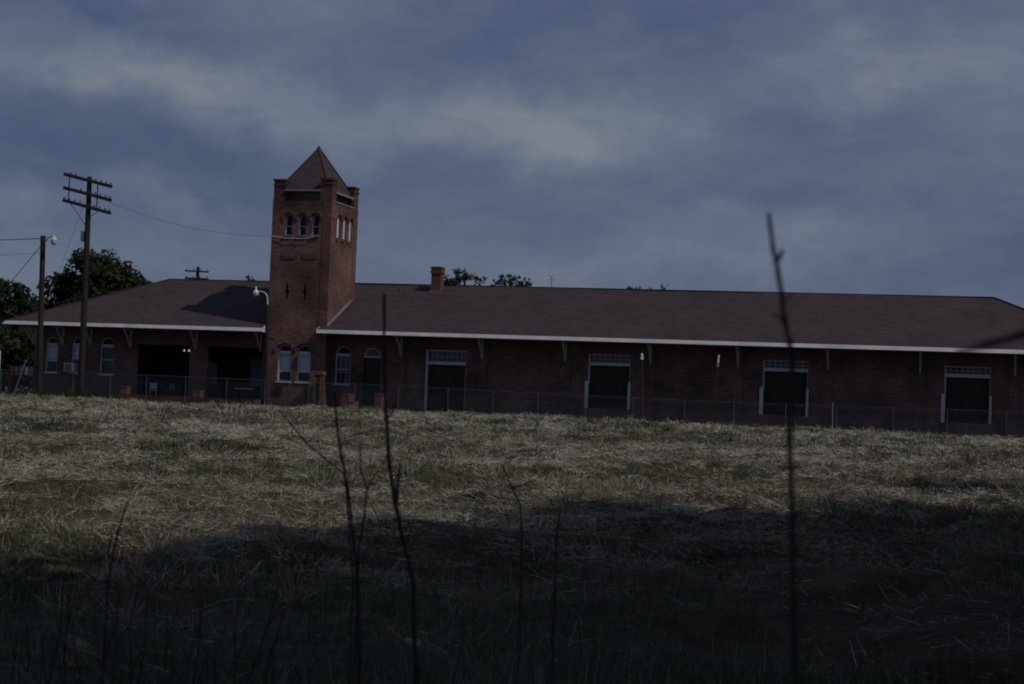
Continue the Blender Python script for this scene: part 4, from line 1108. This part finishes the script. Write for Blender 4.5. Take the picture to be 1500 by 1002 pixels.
# ------------------------------------------------------------------ left edge
def shed():
    e = empty('storage_shed', (-71.4, 114, -.85)); tag(e, 'white sided shed with dark roof at the left edge of the view', 'shed')
    m = MB(); m.box(-73.0, -69.75, 113, 116, -.9, 2.95); obj('wall', m, M['white'], e, O3)
    m = MB(); m.add([(-73.3, 112.8, 2.95), (-69.6, 112.8, 2.95), (-69.6, 116.2, 2.95), (-73.3, 116.2, 2.95), (-73.3, 114.5, 3.5), (-69.6, 114.5, 3.5), (-73.3, 112.8, 3.05), (-69.6, 112.8, 3.05)],
                    [(0, 1, 7, 6), (6, 7, 5, 4), (4, 5, 2, 3), (0, 6, 4, 3), (1, 2, 5, 7), (0, 3, 2, 1)]); obj('roof', m, M['roof'], e, O3)
    d = MB(); d.box(-69.747, -69.72, 114.2, 115.1, -.85, 1.2); obj('door', d, M['jamb'], e, O3)
shed()
def banner():
    e = empty('cloth_banner', (-71.5, 124, -.85)); tag(e, 'low striped red and blue cloth hanging under the trees at left', 'banner')
    x0, x1 = -73.6, -71.7
    for i, (a, b, m_) in enumerate(((0, .32, 'red'), (.323, .66, 'blue'), (.663, .8, 'flash'), (.803, 1, 'blue'))):
        m = MB(); n = 6; q = []
        for k in range(n + 1):
            x = x0 + (x1 - x0) * (a + (b - a) * k / n); y = 124 + .03 * math.sin(x * 14); q += [(x, y, 1.15), (x, y, 1.78)]
        m.add(q, [(2 * k, 2 * k + 2, 2 * k + 3, 2 * k + 1) for k in range(n)]); obj('cloth_strip', m, M[m_], e, O3)
    m = MB(); m.tube([(x0 - .1, 124.05, 1.8), (x1 + .1, 124.05, 1.8)], .02, 6); obj('line', m, M['wire'], e, O3)
    for x in (x0 - .1, x1 + .1):
        m = MB(); m.tube([(x, 124.05, -.9), (x, 124.05, 1.85)], .04, 6); obj('post', m, M['oldwood'], e, O3)
banner()

# ------------------------------------------------------------------ trees
def leaf_cloud(centres, radii, per, size, rng, tone=None):
    """leaf quads gathered in clumps; returns an (n,4,3) array and a tint"""
    P, T = [], []
    for c, r in zip(centres, radii):
        n = int(per * (r ** 2))
        d = rng.normal(0, 1, (n, 3)); d /= np.linalg.norm(d, axis=1)[:, None]
        rad = r * rng.random(n) ** .45
        p = np.array(c) + d * rad[:, None] * np.array([1, 1, .78])
        P.append(p); T.append(np.clip(rng.normal(.45, .2, n) + rng.normal(0, .12), 0, 1))
    P, T = np.concatenate(P), np.concatenate(T)
    n = len(P)
    a = rng.normal(0, 1, (n, 3)); a /= np.linalg.norm(a, axis=1)[:, None]
    b = np.cross(a, rng.normal(0, 1, (n, 3))); b /= np.linalg.norm(b, axis=1)[:, None]
    s = size * rng.uniform(.6, 1.35, n)[:, None]
    q = np.stack([P - a * s, P + b * s * .42, P + a * s, P - b * s * .42], 1)
    return q, T
def tree(name, base, top, crown, clumps, per, size, seed, label, cat, group=None, rd=(.20, .42), trunk_r=None):
    """crown: list of ellipsoids (x, y, z, rx, ry, rz) in world places"""
    rng = np.random.default_rng(seed)
    e = empty(name, base); tag(e, label, cat, group)
    C, Rd = [], []
    for (x, y, z, rx, ry, rz) in crown:
        k = max(4, int(clumps * (rx * ry * rz) ** (1 / 3) / 2))
        for _ in range(k):
            d = rng.normal(0, 1, 3); d /= np.linalg.norm(d)
            f = rng.random() ** .4
            C.append((x + d[0] * rx * f, y + d[1] * ry * f, z + d[2] * rz * f)); Rd.append((rx + ry + rz) / 3 * rng.uniform(*rd))
    q, t = leaf_cloud(C, Rd, per, size, rng)
    loc = np.array(base)
    me = quads_mesh('crown', q - loc, t)
    cr = obj('crown', me, M['leaf'], e, base)
    m = MB(); b = Vector((0, 0, 0)); tr = trunk_r or .022 * (top - base[2]) + .05
    cx = np.mean([c[0] for c in crown]) - base[0]; cy = np.mean([c[1] for c in crown]) - base[1]; cz = np.mean([c[2] for c in crown]) - base[2]
    mid = Vector((cx * .35, cy * .35, cz * .55)); up = Vector((cx * .8, cy * .8, cz * 1.05))
    m.tube([b, mid * .5, mid, up], [tr * 1.25, tr, tr * .8, tr * .35], 9)
    idx = rng.choice(len(C), min(len(C), 22), replace=False)
    for i in idx:
        c = Vector(C[i]) - Vector(base); s = mid.lerp(up, float(rng.random()))
        k = s.lerp(c, .5) + Vector((0, 0, .25)); m.tube([s, k, c], [tr * .38, tr * .22, tr * .07], 6, False)
    obj('trunk', m, M['bark'], e, base)
    return e

BIG = [(-74.9, 140, 10.0, 3.0, 3, 2.5), (-77.7, 140, 8.3, 2.3, 2.6, 2.3), (-72.6, 140, 8.7, 2.5, 2.6, 1.9), (-74.6, 140, 7.0, 4.4, 3.4, 2.6), (-78.8, 140, 6.2, 2.6, 2.4, 2.0), (-75, 140, 4.2, 5.2, 3.4, 2.6)]
tree('broadleaf_tree', (-74.8, 140, -.9), 12.5, BIG, 46, 110, .24, 3, 'tall dense green tree rising behind the left end of the depot', 'tree')
tree('broadleaf_tree', (-80.3, 134, -.9), 9, [(-79.9, 134, 7.2, 2.0, 2, 1.9), (-82.0, 134, 6.6, 1.5, 2, 1.6), (-83.0, 134, 5.0, 2.4, 2, 2.0), (-78.6, 134, 5.4, 2.2, 2, 2.0), (-80.5, 134, 3.2, 3.8, 2.4, 2.6)], 46, 110, .23, 4, 'lower bushy tree behind the lamp pole at the left edge', 'tree')
tree('broadleaf_tree', (-86.0, 141, -.9), 9, [(-86, 141, 6.4, 3.2, 2.6, 2.6), (-85, 141, 3.4, 3.6, 2.6, 2.8), (-82.5, 141, 2.6, 3.0, 2.4, 2.8)], 40, 100, .25, 5, 'dark tree cut by the left edge of the view', 'tree')
tree('broadleaf_tree', (-76.2, 128, -.9), 5, [(-77.4, 128, 2.6, 2.8, 2, 2.6), (-74.0, 129, 2.6, 2.8, 2, 2.8), (-71.0, 130, 2.4, 2.2, 1.8, 2.6)], 46, 120, .22, 6, 'dark thicket of low trees beside the depot corner', 'tree')
TOPS = 'treetops showing above the depot ridge'
tree('broadleaf_tree', (-44.7, 150, -.9), 12.3, [(-45.9, 150, 11.0, .95, 1, .7), (-44.7, 150, 11.6, 1.1, 1, .85), (-43.2, 150, 11.0, .6, .8, .65), (-45.0, 150, 10.2, 1.8, 1.4, 1.1)], 34, 170, .17, 7, 'open-crowned treetop just right of the chimney', 'tree', TOPS, trunk_r=.2)
tree('broadleaf_tree', (-40.3, 150, -.9), 11.8, [(-41.6, 150, 11.0, .6, .9, .5), (-40.6, 150, 11.3, .9, 1, .65), (-39.3, 150, 11.1, .8, .9, .5), (-40.4, 150, 10.2, 2.0, 1.4, .9)], 34, 170, .17, 8, 'broad flat treetop midway between chimney and antenna', 'tree', TOPS, trunk_r=.2)
tree('broadleaf_tree', (-65.1, 150, -.9), 11.2, [(-65.1, 150, 10.4, 1.2, 1.1, .9), (-65.3, 150, 8.8, 1.7, 1.5, 1.4)], 34, 150, .18, 9, 'small rounded treetop at the left side of the tower', 'tree', TOPS, trunk_r=.2)
tree('broadleaf_tree', (-31.6, 170, -.9), 12.6, [(-33.2, 170, 12.0, 1.2, 1, .5), (-30.4, 170, 12.3, .6, .7, .6), (-31.6, 170, 11.0, 2.2, 1.5, 1.2)], 34, 150, .2, 10, 'faint low treetop above the middle of the freight roof', 'tree', TOPS, trunk_r=.2)

# tall trees beside and behind the photographer; they stand outside the view and shade the near field
def shade_trees():
    def crown(h):
        return [(0, 0, h * .80, 4.2, 4.2, 3.2), (3.0, 1.6, h * .68, 3.8, 3.8, 2.8), (-3.2, 1.2, h * .69, 3.8, 3.8, 2.8), (.8, -3.2, h * .67, 3.8, 3.6, 2.8), (.4, .4, h * .93, 2.8, 2.8, 2.0), (0, 0, h * .62, 3.4, 3.4, 2.0)]
    first = None
    spots = [(3.0, 1.5, 1.0), (6.2, 8.0, 1.0), (-5.5, -6.0, 1.0), (5.6, 15.5, 1.0), (6.4, 22.5, 1.0), (7.4, 30.0, .95), (10.6, 37.0, .85), (10.5, -3.0, 1.05), (11.0, 6.0, 1.0), (12.0, 14.5, 1.0), (13.0, 22.5, 1.0), (-13.0, -7.0, 1.0), (1.5, -14.0, 1.1), (8.6, 50.5, .6), (14.5, 31.0, 1.0), (17.0, 9.0, 1.1), (18.0, 20.0, 1.1), (19.0, 36.0, 1.0), (-11.0, -15.0, 1.1), (9.0, -14.0, 1.1), (19.0, -2.0, 1.1), (-21.0, -8.0, 1.05)]
    for i, (x, y, s) in enumerate(spots):
        z = float(field_height(np.array([x]), np.array([y]))[0]) - .1
        if first is None:
            H = 19.0
            first = tree('shade_tree', (0, 0, 0), H, crown(H), 34, 34, .36, 20, 'tall leafy tree beside the near field, throwing shade over it', 'tree', 'tall trees shading the near field', rd=(.12, .30), trunk_r=.3)
            o = first
        else:
            o = copy_tree(first)
        o.location = (x, y, z); o.rotation_euler = (0, 0, i * 1.3); o.scale = (s, s, s)
shade_trees()

# ------------------------------------------------------------------ weeds and stalks
def weed_tuft(x, y, h, r, n, seed, label, green=.45, name='grass_tuft', cat='grass tuft', kind=None):
    rng = np.random.default_rng(seed)
    a = rng.random(n) * 2 * math.pi; d = r * np.sqrt(rng.random(n))
    px, py = x + d * np.cos(a), y + d * np.sin(a)
    pz = field_height(px, py) - .03
    global RNG
    L = h * rng.uniform(.45, 1.1, n) * (1 - .45 * (d / r) ** 2)
    w = .010 + .00026 * y * rng.uniform(.7, 1.4, n)
    V = blades(px - x, py - y, pz, L, w, np.clip(rng.normal(1.2, .25, n), .4, 1.57), a + rng.normal(0, .8, n))
    o = obj(name, quads_mesh(name, V, np.clip(rng.normal(green, .22, n), 0, 1)), M['weed'], None, (x, y, 0))
    tag(o, label, cat, kind=kind)
weed_tuft(-17.4, 88.6, .62, 1.6, 1500, 1, 'lush dark green tuft at the foot of the rusty marker post', .14)
weed_tuft(-15.3, 89.6, .5, 1.0, 800, 2, 'dark green tuft just left of the pale stone', .2)
weed_tuft(-16.95, 74.5, .62, .45, 160, 3, 'small upright weed alone in the straw before the second freight door', .3)
weed_tuft(-12.0, 90.5, .45, 1.4, 600, 4, 'low green tuft just right of the pale stone', .4)
weed_tuft(-17.9, 36.5, .75, .34, 120, 5, 'sparse dark weed standing out at the left shade edge', .15)
weed_tuft(-23.4, 50.5, .5, 1.9, 700, 6, 'wide green patch of weeds in the left half of the straw', .3, 'weed_patch', 'weeds', 'stuff')
weed_tuft(-35.5, 62, .5, 2.2, 700, 7, 'green weed patch near the left edge of the field', .3, 'weed_patch', 'weeds', 'stuff')
weed_tuft(-57.6, 99.7, .85, 1.0, 420, 8, 'dark weeds round the foot of the lamp pole', .3, 'weed_clump', 'weeds')
weed_tuft(-54.8, 100.2, 1.05, .75, 420, 9, 'dark weeds round the foot of the telegraph pole', .3, 'weed_clump', 'weeds')
weed_tuft(-60.6, 100.2, .7, 1.6, 500, 10, 'low green weeds under the slanting grey pipe at left', .4, 'weed_clump', 'weeds')

def stem(mb, pts, rad):
    # a little knotted: radius swells at joints
    P = [Vector(p) for p in pts]; Q, Rr = [], []
    for i in range(len(P) - 1):
        for k in range(4):
            t = k / 4; q = P[i].lerp(P[i + 1], t)
            f = (i + t) / (len(P) - 1); w = rad[0] + (rad[1] - rad[0]) * f
            Q.append(q + Vector((random.uniform(-1, 1), random.uniform(-1, 1), 0)) * w * .25); Rr.append(w * (1.22 if k == 0 else random.uniform(.9, 1.08)))
    Q.append(P[-1]); Rr.append(rad[1])
    mb.tube(Q, Rr, 8)
def gz(x, y): return float(field_height(np.array([x]), np.array([y]))[0]) - .05
def side_shoots(e, P, rad, mat_, n):
    # short broken side shoots and buds along the stem
    for _ in range(n):
        i = random.randrange(1, max(2, len(P) - 2)); b = Vector(P[i]).lerp(Vector(P[i + 1]), random.random()) if i + 1 < len(P) else Vector(P[i])
        d = Vector((random.uniform(-1, 1), random.uniform(-.5, .5), random.uniform(.5, 1.4))).normalized(); l = rad * random.uniform(3, 9)
        m = MB(); stem(m, [b, b + d * l * .6, b + d * l + Vector((0, 0, l * .2))], (rad * .45, rad * .2)); obj('twig', m, M[mat_], e, O3)
def stalk(name, label, pts, rad, twigs=(), mat_='stalk', cat='stalk', group=None):
    """pts run from the tip down; the stem is carried on to the ground"""
    lx, ly, lz = pts[-1]
    pts = list(pts) + [(lx + .02, ly - .05, gz(lx, ly - .05))]
    base = pts[-1]
    e = empty(name, base); tag(e, label, cat, group)
    m = MB(); stem(m, pts[::-1], (rad[1], rad[0])); obj('stem', m, M[mat_], e, O3)
    if mat_ == 'stalk': side_shoots(e, pts, rad[1], mat_, 5)
    for tw, r0, r1 in twigs:
        m = MB(); stem(m, tw, (r0, r1)); obj('twig', m, M[mat_], e, O3)
A = [(-.381, 3.156, .367), (-.371, 3.164, .30), (-.362, 3.169, .262), (-.348, 3.176, .177), (-.334, 3.181, .105), (-.333, 3.182, -.029), (-.324, 3.178, -.186), (-.299, 3.134, -.572)]
stalk('dry_stalk', 'tall blurred dark stalk in front of the third freight door, tip above the roof', A, (.0036, .0058),
      [([(-.369, 3.166, .278), (-.360, 3.166, .292), (-.354, 3.166, .304)], .0045, .003), ([(-.345, 3.176, .17), (-.362, 3.17, .185), (-.372, 3.165, .19)], .003, .0015)], group='stalks standing close to the camera')
B = [(-2.293, 6.6, .435), (-2.287, 6.613, .194), (-2.274, 6.62, -.021), (-2.249, 6.625, -.234), (-2.224, 6.627, -.366), (-2.184, 6.63, -.524), (-2.138, 6.631, -.681), (-2.092, 6.594, -1.07)]
stalk('dry_stalk', 'tall dark straight stalk in front of the arched door, reaching up over the roof', B, (.0058, .0092),
      [([(-2.20, 6.63, -.46), (-2.217, 6.628, -.393), (-2.211, 6.638, -.232)], .008, .005), ([(-2.268, 6.62, -.06), (-2.25, 6.63, -.03), (-2.245, 6.63, .0)], .005, .003)], group='stalks standing close to the camera')
C_ = [(-2.466, 6.551, .04), (-2.452, 6.556, -.082), (-2.428, 6.562, -.214), (-2.396, 6.568, -.346), (-2.365, 6.567, -.531), (-2.336, 6.56, -.715), (-2.308, 6.537, -.974)]
stalk('dry_stalk', 'dark curved stalk left of the tall straight one, tip at the fence', C_, (.0045, .0080), group='stalks standing close to the camera')
D_ = [(-2.702, 7.528, -.166), (-2.689, 7.528, -.303), (-2.659, 7.536, -.381), (-2.665, 7.525, -.515), (-2.677, 7.512, -.636)]
stalk('dry_stalk', 'thin forked dead weed standing between the two tall stalks', D_, (.0032, .0052),
      [([(-2.66, 7.536, -.378), (-2.58, 7.54, -.24), (-2.53, 7.54, -.12)], .003, .0018)], group='stalks standing close to the camera')
stalk('dry_stalk', 'thin dead stem slanting down to the left stalk', [(-4.559, 11.1, -.073), (-4.38, 11.168, -.285), (-4.135, 11.255, -.481), (-4.05, 11.28, -1.2)], (.0035, .006), group='stalks standing close to the camera')
stalk('dry_stalk', 'short leaning dark stem at the left shade edge', [(-4.07, 8.01, -.524), (-4.105, 7.98, -.683), (-4.126, 7.946, -.916)], (.0038, .0055), group='stalks standing close to the camera')
stalk('dry_stalk', 'straight dark stem standing alone at the centre in the shade', [(-1.827, 7.776, -.451), (-1.835, 7.766, -.573), (-1.828, 7.742, -.844)], (.0045, .006), group='stalks standing close to the camera')
stalk('dry_stalk', 'thin forked dead stem in the straw right of the tall stalks', [(-3.135, 11.577, -.372), (-3.06, 11.591, -.529), (-3.001, 11.601, -.641), (-2.975, 11.593, -.869)], (.0035, .006), [([(-3.06, 11.591, -.529), (-2.98, 11.6, -.50), (-2.9, 11.6, -.47)], .005, .003)], group='stalks standing close to the camera')
stalk('dry_stalk', 'blurred dark stem slanting in from the right edge across the eave', [(-.042, 2.598, .104), (.004, 2.597, .120), (.05, 2.596, .134), (.105, 2.593, .155), (.159, 2.591, .146), (.18, 2.594, .034), (.198, 2.557, -.428)], (.004, .009), group='stalks standing close to the camera')
stalk('bent_stem', 'pale bent stem at the bottom left, the longer of two', [(-1.929, 3.467, -.51), (-1.881, 3.487, -.553), (-1.821, 3.509, -.613), (-1.764, 3.525, -.681)], (.0022, .003), (), 'stalkpale', 'stem', 'pale bent stems at the bottom left')
stalk('bent_stem', 'pale bent stem in the bottom left corner', [(-2.017, 3.41, -.551), (-1.982, 3.424, -.589), (-1.946, 3.437, -.63), (-1.909, 3.448, -.681)], (.0022, .003), (), 'stalkpale', 'stem', 'pale bent stems at the bottom left')

def near_weeds():
    rng = np.random.default_rng(5)
    proto = []
    for v in range(4):
        e = bpy.data.objects.new('dead_weed', None); COL.objects.link(e); WPOS[e] = Vector((0, 0, 0))
        tag(e, 'thin dark upright dead weed in the shaded near field', 'weed', 'dark dead weeds in the shaded near field')
        h = 1.0
        pts = [(0, 0, 0)]
        for k in range(4): pts.append((pts[-1][0] + rng.normal(0, .035), pts[-1][1] + rng.normal(0, .03), pts[-1][2] + h / 4))
        m = MB(); stem(m, pts, (.0065, .003)); obj('stem', m, M['stalk'], e, O3)
        for k in range(3):
            f = rng.uniform(.35, .9); i = int(f * 4); b = Vector(pts[i]); s = rng.choice([-1, 1])
            m = MB(); stem(m, [b, b + Vector((s * .05, .02, .09)), b + Vector((s * .09, .03, .22))], (.003, .0015)); obj('twig', m, M['stalk'], e, O3)
        proto.append(e)
    k = 0
    for i in range(26):
        left = i < 19
        y = rng.uniform(6.5, 11.5)
        f = rng.uniform(-.58, -.40) if left else rng.uniform(-.36, -.02)
        x = y * f
        o = proto[i] if i < 4 else copy_tree(proto[i % 4])
        o.location = (x, y, gz(x, y)); o.rotation_euler = (rng.normal(0, .07), rng.normal(0, .09), rng.random() * 6.28)
        s = rng.uniform(.65, 1.15) * (1 if left else .75); o.scale = (s * 1.1, s * 1.1, s)
near_weeds()
